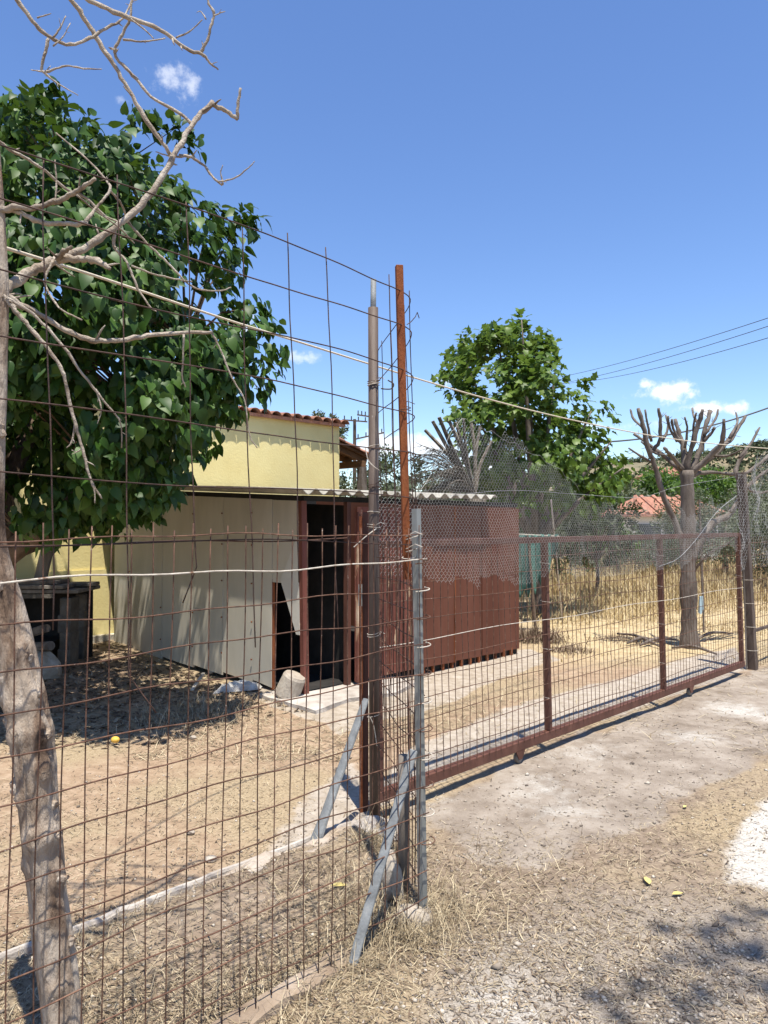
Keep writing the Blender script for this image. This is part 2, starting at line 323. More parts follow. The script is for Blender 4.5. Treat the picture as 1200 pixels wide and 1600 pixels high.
def zones(x, y):
    n = fbm(x * 1.7, y * 1.7, 3.0) * .5 + fbm(x * 6, y * 6, 9.0) * .16
    def sm(d, w): return np.clip(.5 + d / (2 * w), 0, 1)
    apron = sm(inpoly(x, y, Z_APRON) + n * .55, .12)
    white = sm(inpoly(x, y, Z_WHITE) + n * .25, .06)
    for (px, py, r) in [(830, 1235, .20), (905, 1172, .24), (1170, 1110, .3), (775, 1570, .10), (700, 1245, .12), (860, 1262, .12), (1080, 1150, .2)]:
        g = G(px, py); white = np.maximum(white, .62 * sm(r - np.hypot(x - g.x, (y - g.y)) + n * .5, .25))
    slab = sm(inpoly(x, y, Z_SLAB) + n * .18, .06)
    track = np.maximum(sm(inpoly(x, y, Z_TRACK) + n * .2, .08), sm(inpoly(x, y, Z_POLE) + n * .22, .1))
    road = sm(inpoly(x, y, Z_ROAD) + n * .5, .3)
    d = y - x
    inside = np.clip((d - 4.0) / .3, 0, 1)
    field = np.clip((x - 0.17 * y + .3) / 1.0, 0, 1) * np.clip((y - 8.0) / 1.2, 0, 1) * inside
    return dict(apron=apron, white=white, slab=slab, track=track, road=road, inside=inside, field=field, n=n)
def ground_z(x, y):
    near = np.exp(-np.maximum(0, y - 12) / 6)
    z = (fbm(x * 1.3, y * 1.3, 1.0) * .03 + fbm(x * 7, y * 7, 2.0) * .014) * near
    zn = zones(x, y); flat = np.maximum.reduce([zn['apron'] * .7, zn['slab'], zn['track'], zn['road'] * .5])
    z = z * (1 - .75 * flat)
    d = y - x
    z = z + .10 * np.clip((d - 10.5) / 2.5, 0, 1) * near * (x < -1.5)     # the yard rises to the house
    hump = np.clip((d - 3.25) / .45, 0, 1) * np.clip((3.975 - d) / .05, 0, 1) * np.clip((.06 - x) / .1, 0, 1)
    return z - .012 + .065 * hump

def make_ground():
    xs = np.concatenate([-np.geomspace(900, 7, 26), np.arange(-6.6, 9.4, .055), np.geomspace(9.6, 900, 30)])
    ys = np.concatenate([-np.geomspace(60, 1.2, 8), np.arange(-.6, 2.0, .12), np.arange(2.05, 13, .055), np.geomspace(13.2, 1500, 44)])
    X, Y = np.meshgrid(xs, ys); x, y = X.ravel(), Y.ravel(); z = ground_z(x, y)
    nx, ny = len(xs), len(ys); i = np.arange(nx * ny).reshape(ny, nx)
    F = np.stack([i[:-1, :-1], i[:-1, 1:], i[1:, 1:], i[1:, :-1]], -1).reshape(-1, 4)
    mat = bpy.data.materials.new('dry ground'); mat.use_nodes = True; nt = mat.node_tree; N = nt.nodes; L = nt.links; b = N['Principled BSDF']
    geo = N.new('ShaderNodeNewGeometry')
    def noise(s, d=6, r=.6, stretch=None):
        n = N.new('ShaderNodeTexNoise'); n.inputs['Scale'].default_value = s; n.inputs['Detail'].default_value = d; n.inputs['Roughness'].default_value = r
        if stretch:
            mp = N.new('ShaderNodeMapping'); mp.inputs['Scale'].default_value = stretch; L.new(geo.outputs['Position'], mp.inputs[0]); L.new(mp.outputs[0], n.inputs['Vector'])
        else: L.new(geo.outputs['Position'], n.inputs['Vector'])
        return n.outputs['Fac']
    def ramp(f, cols):
        r = N.new('ShaderNodeValToRGB'); els = r.color_ramp.elements
        while len(els) < len(cols): els.new(.5)
        for e, (p, c) in zip(els, cols): e.position = p; e.color = (*c, 1)
        L.new(f, r.inputs[0]); return r.outputs[0]
    def mix(f, a, c):
        m = N.new('ShaderNodeMixRGB')
        L.new(f, m.inputs[0]) if not isinstance(f, float) else setattr(m.inputs[0], 'default_value', f)
        for s, v in ((m.inputs[1], a), (m.inputs[2], c)):
            if isinstance(v, tuple): s.default_value = (*v, 1)
            else: L.new(v, s)
        return m.outputs[0]
    def attr(nm):
        a = N.new('ShaderNodeAttribute'); a.attribute_name = nm; return a.outputs['Fac']
    def edge(a, nz, k=.55, w=.16):            # break the edge of a zone up with noise
        m = N.new('ShaderNodeMath'); m.operation = 'MULTIPLY_ADD'; m.inputs[1].default_value = k; L.new(nz, m.inputs[0]); L.new(a, m.inputs[2])
        mr = N.new('ShaderNodeMapRange'); mr.interpolation_type = 'SMOOTHSTEP'; c = .5 + k * .5
        mr.inputs['From Min'].default_value = c - w; mr.inputs['From Max'].default_value = c + w; L.new(m.outputs[0], mr.inputs['Value']); return mr.outputs[0]
    fine = noise(75, 8, .72); mid = noise(11, 8, .66); big = noise(1.6, 6, .6); grit = noise(240, 4, .7)
    soil = ramp(mid, [(.25, (.22, .15, .097)), (.5, (.33, .235, .155)), (.72, (.43, .325, .23))])
    outer = ramp(mid, [(.25, (.15, .11, .077)), (.5, (.245, .187, .136)), (.75, (.35, .28, .21))])
    base = mix(attr('inside'), outer, soil)
    strawc = ramp(fine, [(.3, (.19, .14, .085)), (.5, (.33, .255, .16)), (.7, (.48, .385, .255))])
    base = mix(edge(attr('straw'), mid, .8, .3), base, strawc)
    fieldc = ramp(noise(5, 9, .7), [(.28, (.31, .22, .12)), (.5, (.45, .35, .2)), (.72, (.55, .45, .29))])
    base = mix(attr('field'), base, fieldc)
    conc = ramp(noise(3.2, 10, .68), [(.3, (.165, .13, .098)), (.44, (.245, .202, .16)), (.56, (.31, .262, .212)), (.72, (.39, .34, .285))])
    base = mix(edge(attr('apron'), mid), base, conc)
    pale = ramp(mid, [(.3, (.26, .21, .155)), (.5, (.36, .305, .24)), (.68, (.45, .395, .325))])
    base = mix(edge(attr('slab'), mid, .4, .14), base, pale)
    base = mix(edge(attr('track'), mid, .7, .2), base, ramp(mid, [(.3, (.28, .23, .175)), (.65, (.44, .385, .32))]))
    roadc = ramp(noise(150, 5, .8), [(.33, (.12, .097, .076)), (.47, (.235, .195, .152)), (.58, (.33, .282, .228)), (.7, (.50, .44, .36))])
    base = mix(edge(attr('road'), big, .8, .35), base, roadc)
    base = mix(edge(attr('white'), mid, 1.1, .34), base, ramp(fine, [(.32, (.27, .24, .2)), (.48, (.46, .43, .38)), (.65, (.57, .545, .495))]))
    speck = N.new('ShaderNodeMapRange'); speck.inputs['From Min'].default_value = .62; speck.inputs['From Max'].default_value = .7; speck.inputs['To Max'].default_value = .6
    L.new(noise(55, 3, .6), speck.inputs['Value']); base = mix(speck.outputs[0], base, (.14, .105, .077))
    sp2 = N.new('ShaderNodeMapRange'); sp2.inputs['From Min'].default_value = .66; sp2.inputs['From Max'].default_value = .72; sp2.inputs['To Max'].default_value = .7
    L.new(noise(90, 3, .6), sp2.inputs['Value']); base = mix(sp2.outputs[0], base, (.52, .45, .36))
    L.new(base, b.inputs['Base Color']); b.inputs['Roughness'].default_value = .97; b.inputs['Specular IOR Level'].default_value = .15
    bp = N.new('ShaderNodeBump'); bp.inputs['Strength'].default_value = .6; bp.inputs['Distance'].default_value = .012
    L.new(fine, bp.inputs['Height']); bp2 = N.new('ShaderNodeBump'); bp2.inputs['Strength'].default_value = .45; bp2.inputs['Distance'].default_value = .006
    L.new(grit, bp2.inputs['Height']); L.new(bp.outputs[0], bp2.inputs['Normal']); L.new(bp2.outputs[0], b.inputs['Normal'])
    o = np_object('ground', np.stack([x, y, z], -1), F, mat, smooth=True)
    zn = zones(x, y)
    zn['straw'] = np.clip(.42 + 1.2 * fbm(x * .9, y * .9, 21.0) - .25 * (1 - zn['inside']), 0, 1)
    for k in ('apron', 'white', 'slab', 'track', 'road', 'inside', 'field', 'straw'):
        a = o.data.attributes.new(k, 'FLOAT', 'POINT'); a.data.foreach_set('value', zn[k].astype(np.float32))
    tag(o, kind='structure'); return o
ground = make_ground()

# the far hill behind the right-hand trees
def hill_z(x, y):
    px = 600 + FPX * x / y
    base = np.interp(px, [-900, 0, 500, 800, 930, 1000, 1100, 1200, 1500, 2200], [3, 4, 6, 9, 11.5, 12.5, 14.5, 16.5, 22, 14])
    prof = np.clip((y - 62) / 75, 0, 1); prof = prof * prof * (3 - 2 * prof)
    return -1 + base * prof * 1.08 + fbm(x * .03, y * .03, 4.0) * 3.0 * prof + fbm(x * .12, y * .12, 5.0) * .8 * prof
def make_hill():
    a = np.linspace(-60, 60, 150); d = np.linspace(58, 190, 60)
    A, D = np.meshgrid(np.radians(a), d); x = (np.tan(A) * D).ravel(); y = D.ravel(); z = hill_z(x, y)
    i = np.arange(len(x)).reshape(D.shape); F = np.stack([i[:-1, :-1], i[:-1, 1:], i[1:, 1:], i[1:, :-1]], -1).reshape(-1, 4)
    m = M('hill earth', [(.3, (.10, .105, .055)), (.48, (.2, .165, .1)), (.65, (.30, .24, .155)), (.8, (.36, .31, .23))], scale=.12, detail=9, rough=.95, bump=.3, bscale=1.0)
    o = np_object('hill', np.stack([x, y, z], -1), F, m, smooth=True); tag(o, kind='structure')
    # scrub on the hill
    n = 4200; ang = np.radians(rng.uniform(-4, 40, n)); dd = rng.uniform(64, 150, n); bx = np.tan(ang) * dd; by = dd
    keep = fbm(bx * .05, by * .05, 8.0) > -.18; bx, by = bx[keep], by[keep]; n = len(bx); k = 26
    s = rng.uniform(.35, 1.2, n); d = rng.normal(0, 1, (n, k, 3)); d /= np.linalg.norm(d, axis=2, keepdims=True)
    C = np.stack([bx, by, hill_z(bx, by) + s * .35], -1)[:, None] + d * (rng.random((n, k, 1)) ** .4) * s[:, None, None] * np.array([1.2, 1.2, .8])
    C = C.reshape(-1, 3); dv = d.reshape(-1, 3); q = len(C); a1 = rng.normal(0, 1, (q, 3)); a1 -= dv * (a1 * dv).sum(1, keepdims=True); a1 /= np.linalg.norm(a1, axis=1, keepdims=True); a2 = np.cross(dv, a1)
    z = rng.uniform(.14, .34, q)[:, None] * np.repeat(s, k)[:, None] ** .5
    V = np.stack([C - a1 * z, C - a2 * z * .7, C + a1 * z, C + a2 * z * .7], 1); F = np.arange(q * 4).reshape(-1, 4)
    m = leaf_mat('hill scrub', (.03, .042, .018), (.055, .07, .03), (.095, .11, .055), rough=.9, trans=0)
    s_ = np_object('hill_scrub', V.reshape(-1, 3), F, m, smooth=False)
    tag(s_, 'dark green scrub scattered over the far hillside', 'scrub', kind='stuff')
make_hill()

# ------------------------------------------------------------------ scatter: straw, litter, gravel, field grass
def frame_from(tip, nrm):
    tip = tip / np.linalg.norm(tip, axis=1, keepdims=True)
    side = np.cross(tip, nrm); side /= np.maximum(np.linalg.norm(side, axis=1, keepdims=True), 1e-6)
    nn = np.cross(side, tip); return side, tip, nn
def blades(name, x, y, length, width, lift, bend, mat, z0=0.0, parent=None):
    n = len(x); a = rng.uniform(0, 2 * np.pi, n); el = lift
    t = np.stack([np.cos(a) * np.cos(el), np.sin(a) * np.cos(el), np.sin(el)], -1)
    s = np.stack([-np.sin(a), np.cos(a), np.zeros(n)], -1) * (width / 2)[:, None]
    p = np.stack([x, y, ground_z(x, y) + z0], -1); mid = p + t * (length * .55)[:, None]
    el2 = el - bend; t2 = np.stack([np.cos(a) * np.cos(el2), np.sin(a) * np.cos(el2), np.sin(el2)], -1)
    kink = rng.normal(0, .35, n); s_dir = np.stack([-np.sin(a), np.cos(a), np.zeros(n)], -1)
    end = mid + t2 * (length * .45)[:, None] + s_dir * (kink * length * .3)[:, None]
    end[:, 2] = np.maximum(end[:, 2], p[:, 2] - z0 + .002); mid[:, 2] = np.maximum(mid[:, 2], p[:, 2] - z0 + .003)
    V = np.stack([p - s, p + s, mid + s * .9, mid - s * .9, end + s * .25, end - s * .25], 1).reshape(-1, 3)
    b = (np.arange(n) * 6)[:, None]; F = np.concatenate([b + np.array([0, 1, 2, 3]), b + np.array([3, 2, 4, 5])], 0)
    return np_object(name, V, F, mat, parent)
def wedge(n, y0, y1, margin=.18, power=1.0):
    """positions in the wedge seen by the camera (and a step to each side)"""
    u = rng.random(n); y = (y0 ** (1 - power) + u * (y1 ** (1 - power) - y0 ** (1 - power))) ** (1 / (1 - power)) if power != 1 else y0 * (y1 / y0) ** u
    x = rng.uniform(-.52 - margin, .52 + margin, n) * y + rng.normal(0, .3, n); return x, y
def straw_density(x, y):
    z = zones(x, y); pat = .5 + 1.3 * fbm(x * 1.4, y * 1.4, 31.0)
    dens = np.clip(pat, .03, 1) * (1 - .88 * np.maximum.reduce([z['slab'], z['track'], z['white'] * .95]))
    dens *= 1 - .78 * z['apron']; dens *= 1 - .45 * z['road']
    d = y - x
    dens += .8 * np.exp(-((d - 2.95) / .38) ** 2) * (x < .6)          # along the fence foot
    dens += .5 * np.exp(-((x - .3) / .6) ** 2 - ((y - 3.1) / .6) ** 2)
    dens *= np.where((d > 7.2) & (x < -.6) & (d < 14.0), .55, 1)
    return np.clip(dens, 0, 1.2), z
def make_scatter():
    x, y = wedge(190000, 1.5, 5.2, power=1.6); d, z = straw_density(x, y); k = rng.random(len(x)) < d * (.42 - .14 * z['inside']); x, y = x[k], y[k]; n = len(x)
    o = blades('dry_straw', x, y, rng.gamma(3, .009, n) + .010, rng.uniform(.0012, .0030, n), rng.uniform(-.02, .5, n) ** 1.3 if False else np.abs(rng.normal(.08, .22, n)), rng.uniform(0, .6, n), MAT['straw'], .002)
    tag(o, 'short dry straw strewn over the bare ground by the fence', 'straw', kind='stuff')
    x, y = wedge(90000, 5.0, 11, power=1.3); d, z = straw_density(x, y); k = (rng.random(len(x)) < d * .45) & (z['field'] < .6); x, y = x[k], y[k]; n = len(x)
    o = blades('yard_straw', x, y, rng.gamma(4, .016, n) + .02, rng.uniform(.003, .006, n), np.abs(rng.normal(.1, .22, n)), rng.uniform(0, .6, n), MAT['straw'], .002)
    tag(o, 'dry straw lying on the yard soil before the shed', 'straw', kind='stuff')
    x, y = wedge(62000, 1.5, 6.5, power=1.6); d, z = straw_density(x, y); k = rng.random(len(x)) < np.clip(.25 + .45 * d, 0, 1) * (1 - .45 * z['inside']) * (1 - .75 * z['white']) * (1 - .6 * z['apron']) * (1 - .8 * z['slab']); x, y = x[k], y[k]; n = len(x)
    o = blades('ground_litter', x, y, rng.gamma(3, .006, n) + .006, rng.uniform(.002, .006, n), np.abs(rng.normal(.12, .3, n)), rng.uniform(0, .6, n), MAT['litter'], .003)
    tag(o, 'tiny brown bits of dead leaf and bark over the bare ground', 'litter', kind='stuff')
    # standing tufts round the corner post, the pole and the fence foot
    cx, cy = [], []
    for (px, py, r, m) in [(690, 1420, .16, 500), (640, 1460, .14, 500), (600, 1440, .16, 500), (560, 1500, .12, 260), (520, 1400, .22, 300), (585, 1330, .10, 330), (640, 1330, .10, 220), (480, 1540, .22, 260), (380, 1590, .2, 160), (300, 1120, .42, 900), (360, 1105, .36, 700), (250, 1130, .3, 300), (740, 1440, .2, 60), (870, 1318, .3, 60), (150, 1480, .3, 200), (230, 1560, .3, 220)]:
        g = G(px, py); cx.append(rng.normal(g.x, r * .6, m)); cy.append(rng.normal(g.y, r * .6, m))
    x = np.concatenate(cx); y = np.concatenate(cy); n = len(x)
    o = blades('dry_grass', x, y, rng.gamma(4, .019, n) + .02, rng.uniform(.0014, .003, n) * np.maximum(1, y / 4), np.abs(rng.normal(.65, .4, n)), rng.uniform(.1, .9, n), MAT['straw'], 0)
    tag(o, 'tufts of dry bent grass round the posts and fence foot', 'grass', kind='stuff')
    # leaf litter in the tree's shade
    n0 = 5000; x = rng.normal(-2.6, 1.1, n0); y = rng.normal(7.0, 1.3, n0); k = (y - x > 7.0) & (y > 5.3) & (y + x < 5.9); x, y = x[k], y[k]; n = len(x)
    o = blades('leaf_litter', x, y, rng.uniform(.03, .075, n), rng.uniform(.015, .04, n), np.abs(rng.normal(.1, .3, n)), rng.uniform(0, .8, n), MAT['litter'], .004)
    tag(o, 'brown dead leaves littering the shaded yard under the tree', 'leaf litter', kind='stuff')
    # gravel
    x, y = wedge(52000, 1.6, 6.5, power=1.7); z = zones(x, y)
    dens = .28 + .75 * z['road'] + .2 * z['apron'] - .1 * z['inside']; k = rng.random(len(x)) < dens * (.4 + .6 * (fbm(x * 2, y * 2, 41.) > -.1)) * .8
    x, y = x[k], y[k]; n = len(x)
    oc = np.array([[1, 0, 0], [0, 1, 0], [-1, 0, 0], [0, -1, 0], [0, 0, .8], [0, 0, -.8]], float); of = np.array([[0, 1, 4], [1, 2, 4], [2, 3, 4], [3, 0, 4], [1, 0, 5], [2, 1, 5], [3, 2, 5], [0, 3, 5]])
    s = rng.gamma(3, .0013, n) + .0015; a = rng.uniform(0, 6.28, n); ca, sa = np.cos(a), np.sin(a)
    T = oc[None] * rng.uniform(.6, 1.3, (n, 6, 1)) * s[:, None, None]; T[..., 0] *= 1.3
    V = np.stack([T[..., 0] * ca[:, None] - T[..., 1] * sa[:, None], T[..., 0] * sa[:, None] + T[..., 1] * ca[:, None], T[..., 2] * .8], -1)
    V += np.stack([x, y, ground_z(x, y) + s * .25], -1)[:, None]
    o = np_object('gravel', V.reshape(-1, 3), (of[None] + (np.arange(n) * 6)[:, None, None]).reshape(-1, 3), MAT['gravel'])
    tag(o, 'small mixed gravel worked into the roadside ground', 'gravel', kind='stuff')
    # field grass
    n0 = 130000; y = rng.uniform(8.3, 30, n0) ; x = rng.uniform(.15, .85, n0) * y + rng.normal(0, .6, n0); zf = zones(x, y)['field']
    dens = np.clip(.5 + 1.2 * fbm(x * .55, y * .55, 51.), .04, 1) * np.clip((y - 9.0) / 6, .12, 1)
    dpath = np.abs((y - x) - 5.6); k = (rng.random(n0) < dens) & (zf > .3) & ~((y < 12) & (x < .19 * y + .15)); x, y = x[k], y[k]; n = len(x); hh = np.clip((y - 10) / 6, .0, 1)
    o = blades('field_grass', x, y, (rng.gamma(5, .02, n) + .04) * (.55 + 2.0 * hh), rng.uniform(.004, .009, n) * (1 + y / 18), np.clip(rng.normal(.5 + .6 * hh, .35), .02, 1.5), rng.uniform(0, .8, n), MAT['straw_field'], 0)
    tag(o, 'tall yellow dry grass over the field beyond the gate', 'grass', kind='stuff')
make_scatter()

# ------------------------------------------------------------------ sunken gate track and slabs
def rough_slab(name, pts, z0, z1, mat, parent=None, amp=.012, step=.07):
    """a strip (list of (left, right) ground points) with a worn top"""
    mb = MB(); rows = []
    for a, b in pts:
        a = Vector(a); b = Vector(b)
        n = 6; rows.append([a.lerp(b, k / (n - 1)) for k in range(n)])
    vs = []; nr = len(rows); n = 6
    for r, row in enumerate(rows):
        for k, p in enumerate(row):
            e = k in (0, n - 1) or r in (0, nr - 1)
            j = float(fbm(p.x * 9, p.y * 9, 2.5)) * amp * (2.2 if e else 1)
            vs.append((p.x + float(vnoise(p.x * 11, p.y * 11, 7)) * .012, p.y + float(vnoise(p.x * 11, p.y * 11, 8)) * .012, z1 + j - (.012 if e else 0)))
    m = len(vs)
    for r, row in enumerate(rows):
        for k, p in enumerate(row): vs.append((p.x, p.y, z0))
    fs = []
    for r in range(nr - 1):
        for k in range(n - 1):
            a = r * n + k; fs.append((a, a + 1, a + n + 1, a + n)); fs.append((m + a, m + a + n, m + a + n + 1, m + a + 1))
    for r in range(nr - 1):
        for k in (0, n - 1): a = r * n + k; fs.append((a, a + n, m + a + n, m + a))
    for k in range(n - 1):
        for r in (0, nr - 1): a = r * n + k; fs.append((a, a + 1, m + a + 1, m + a))
    mb.add(vs, fs); return mb.build(name, mat, parent, smooth=False)
def line_strip(c0, c1, x0, x1, step):
    out = []; n = max(2, int((x1 - x0) / step))
    for i in range(n + 1):
        X = x0 + (x1 - x0) * i / n; out.append(((X - (c0) / 2, X + c0 / 2, 0), (X - c1 / 2, X + c1 / 2, 0)))
    return out
# (X here is the coordinate along the line; Y - X = c across it)
sill = rough_slab('track_sill', line_strip(3.79, 3.985, 1.22, 1.92, .05), -.08, .052, MAT['sill'], amp=.03); tag(sill, kind='structure')
lip = rough_slab('track_lip', line_strip(4.03, 4.065, .3, 1.88, .05), -.08, .04, MAT['concrete'], amp=.008); tag(lip, kind='structure')
curb = rough_slab('fence_footing', line_strip(2.80, 2.93, .75, 1.40, .06), -.06, .008, MAT['sill'], amp=.03); tag(curb, kind='structure')
C0 = Vector((-.73, 6.76, 0))          # shed corner
def SH(t, s, z=0): return C0 + U2 * t + V2 * s + Vector((0, 0, z))
shed_slab = rough_slab('shed_slab', [(SH(t, -.42 + .06 * math.sin(t * 7)), SH(t, .35)) for t in np.arange(-.25, 1.3, .12)], -.06, .035, MAT['concrete'], amp=.01); tag(shed_slab, kind='structure')

# ------------------------------------------------------------------ yellow house
HC = 13.3
def HP(px): return on_line(px, HC)
def make_house():
    e = HP(530); s = Vector((-7.2, 6.1, 0)); EZ = 3.28
    h = thing('house', (e.x - 2, e.y, 0), 'yellow plastered house with terracotta roof behind the cream shed', 'house')
    n_in = V2
    mb = MB(); mb.prism([s + Vector((0, 0, -.1)), e + Vector((0, 0, -.1)), e + Vector((0, 0, EZ)), s + Vector((0, 0, EZ))], n_in, 5.0); mb.build('wall', MAT['yellow'], h)
    mb = MB(); out = -V2 * .02
    a = s + out; b = e + out
    mb.prism([a + Vector((0, 0, -.1)), b + Vector((0, 0, -.1)), b + Vector((0, 0, 1.0)), a + Vector((0, 0, 1.0))], V2, .015); p = mb.build('lower_wall_band', MAT['yellow'], h)
    mb = MB(); a = s - V2 * .14; b = e - V2 * .14
    mb.prism([a + Vector((0, 0, -.1)), b + Vector((0, 0, -.1)), b + Vector((0, 0, .16)), a + Vector((0, 0, .16))], V2, .11); mb.build('plinth', MAT['plinth'], h)
    # roof: deck and barrel tiles
    up = (V2 * math.cos(R(7)) + Vector((0, 0, math.sin(R(7))))).normalized()
    L = (e - s).length; o0 = s - V2 * .12 + Vector((0, 0, EZ - .05))
    mb = MB(); a = s - V2 * .08 + Vector((0, 0, EZ - .045)); b = e - V2 * .08 + U2 * .06 + Vector((0, 0, EZ - .045)); nrm = U2.cross(up)
    mb.prism([a, b, b + up * 2.9, a + up * 2.9], nrm, .05); roof = mb.build('roof', MAT['tile'], h)
    mb = MB(); a2 = a + up * 2.9 + V2 * .002; b2 = b + up * 2.9 + V2 * .002; dn = (V2 * math.cos(R(7)) - Vector((0, 0, math.sin(R(7))))).normalized()
    mb.prism([a2, b2, b2 + dn * 2.9, a2 + dn * 2.9], U2.cross(dn), .05); mb.build('roof', MAT['tile'], h)
    # one barrel tile, shared
    def tile_mesh(flip):
        vs = []; fs = []; n = 8
        for j, (yy, r) in enumerate([(0, .098), (.45, .082)]):
            for rr in (r, r - .013):
                for k in range(n + 1):
                    an = math.pi * k / n; vs.append((math.cos(an) * rr, yy, math.sin(an) * rr * (.75)))
        m = n + 1
        for k in range(n):
            fs += [(k, k + 1, 2 * m + k + 1, 2 * m + k), (m + k + 1, m + k, 3 * m + k, 3 * m + k + 1), (k + 1, k, m + k, m + k + 1), (2 * m + k, 2 * m + k + 1, 3 * m + k + 1, 3 * m + k)]
        fs += [(0, 2 * m, 3 * m, m), (n, m + n, 3 * m + n, 2 * m + n)]
        me = bpy.data.meshes.new('roof_tile'); me.from_pydata(vs, [], fs); me.materials.append(MAT['tile']); me.polygons.foreach_set('use_smooth', [True] * len(me.polygons)); return me
    tm = tile_mesh(False); k = 0; rot = Matrix((U2, up, U2.cross(up))).transposed()
    for row in range(3):
        d = .12
        while d < L + .05:
            o = bpy.data.objects.new('roof_tile', tm); COL.objects.link(o)
            wob = random.uniform(-.006, .006)
            o.matrix_basis = Matrix.Translation(o0 + U2 * d + up * (row * .38 + random.uniform(-.012, .012)) + U2.cross(up) * (.05 + .004 * row + wob)) @ rot.to_4x4() @ Euler((0, 0, random.uniform(-.03, .03))).to_matrix().to_4x4()
            o.parent = roof; d += .205
    # porch at the far corner: post, beams, lean-to roof
    pe = e + V2 * .6
    q0 = pe + U2 * .02 + Vector((0, 0, 3.2)); q1 = pe + U2 * 1.3 + Vector((0, 0, 2.82))
    sl = (q1 - q0).normalized(); nr = V2.cross(sl)
    mb = MB(); mb.prism([q0, q1, q1 + V2 * 2.4, q0 + V2 * 2.4], nr if nr.z > 0 else -nr, .04); pr = mb.build('porch_roof', MAT['brownwood'], h)
    tn = nr if nr.z > 0 else -nr; rot2 = Matrix((V2, -sl, tn)).transposed()
    if rot2.determinant() < 0: rot2 = Matrix((-V2, -sl, tn)).transposed()
    for i in range(12):
        for row in range(3):
            o = bpy.data.objects.new('roof_tile', tm); COL.objects.link(o)
            o.matrix_basis = Matrix.Translation(q1 + V2 * (.05 + i * .205) - sl * (row * .38 - .06) + tn * .055) @ rot2.to_4x4(); o.parent = pr
    for i in range(6):
        mb = MB(); a = q0 + V2 * (.1 + .42 * i) - tn * .05; b = q1 + V2 * (.1 + .42 * i) - tn * .05; mb.bar(a, b, .06, .09, V2); mb.build('rafter', MAT['brownwood'], h)
    mb = MB(); a = pe + U2 * 1.15; mb.bar(a + Vector((0, 0, 2.72)), a + V2 * 2.4 + Vector((0, 0, 2.72)), .1, .12, U2); mb.build('porch_beam', MAT['brownwood'], h)
    for v in (.06, 2.3):
        mb = MB(); a = pe + U2 * 1.15 + V2 * v; mb.bar(a + Vector((0, 0, -.1)), a + Vector((0, 0, 2.66)), .13, .13, U2); mb.build('porch_post', MAT['greybark'], h)
    # television aerial on the ridge side of the roof
    t = thing('television_aerial', e - U2 * 1.2 + V2 * .9 + Vector((0, 0, 3.4)), 'thin bent metal television aerial on the yellow house roof', 'aerial')
    b0 = e - U2 * 1.25 + V2 * .9 + Vector((0, 0, 3.45))
    mb = MB(); mb.tube([b0, b0 + Vector((0, 0, .55)), ], .012); mb.build('mast', MAT['cable'], t)
    mb = MB(); mb.tube([b0 + Vector((-.35, -.1, .34)), b0 + Vector((.1, 0, .56)), b0 + Vector((.16, 0, .40))], .008); mb.build('boom', MAT['cable'], t)
    for i in range(3):
        mb = MB(); c = b0 + Vector((-.3 + .16 * i, -.08 + .035 * i, .365 + .075 * i)); mb.tube([c - V2 * .14, c + V2 * .14], .005); mb.build('element', MAT['cable'], t)
make_house()

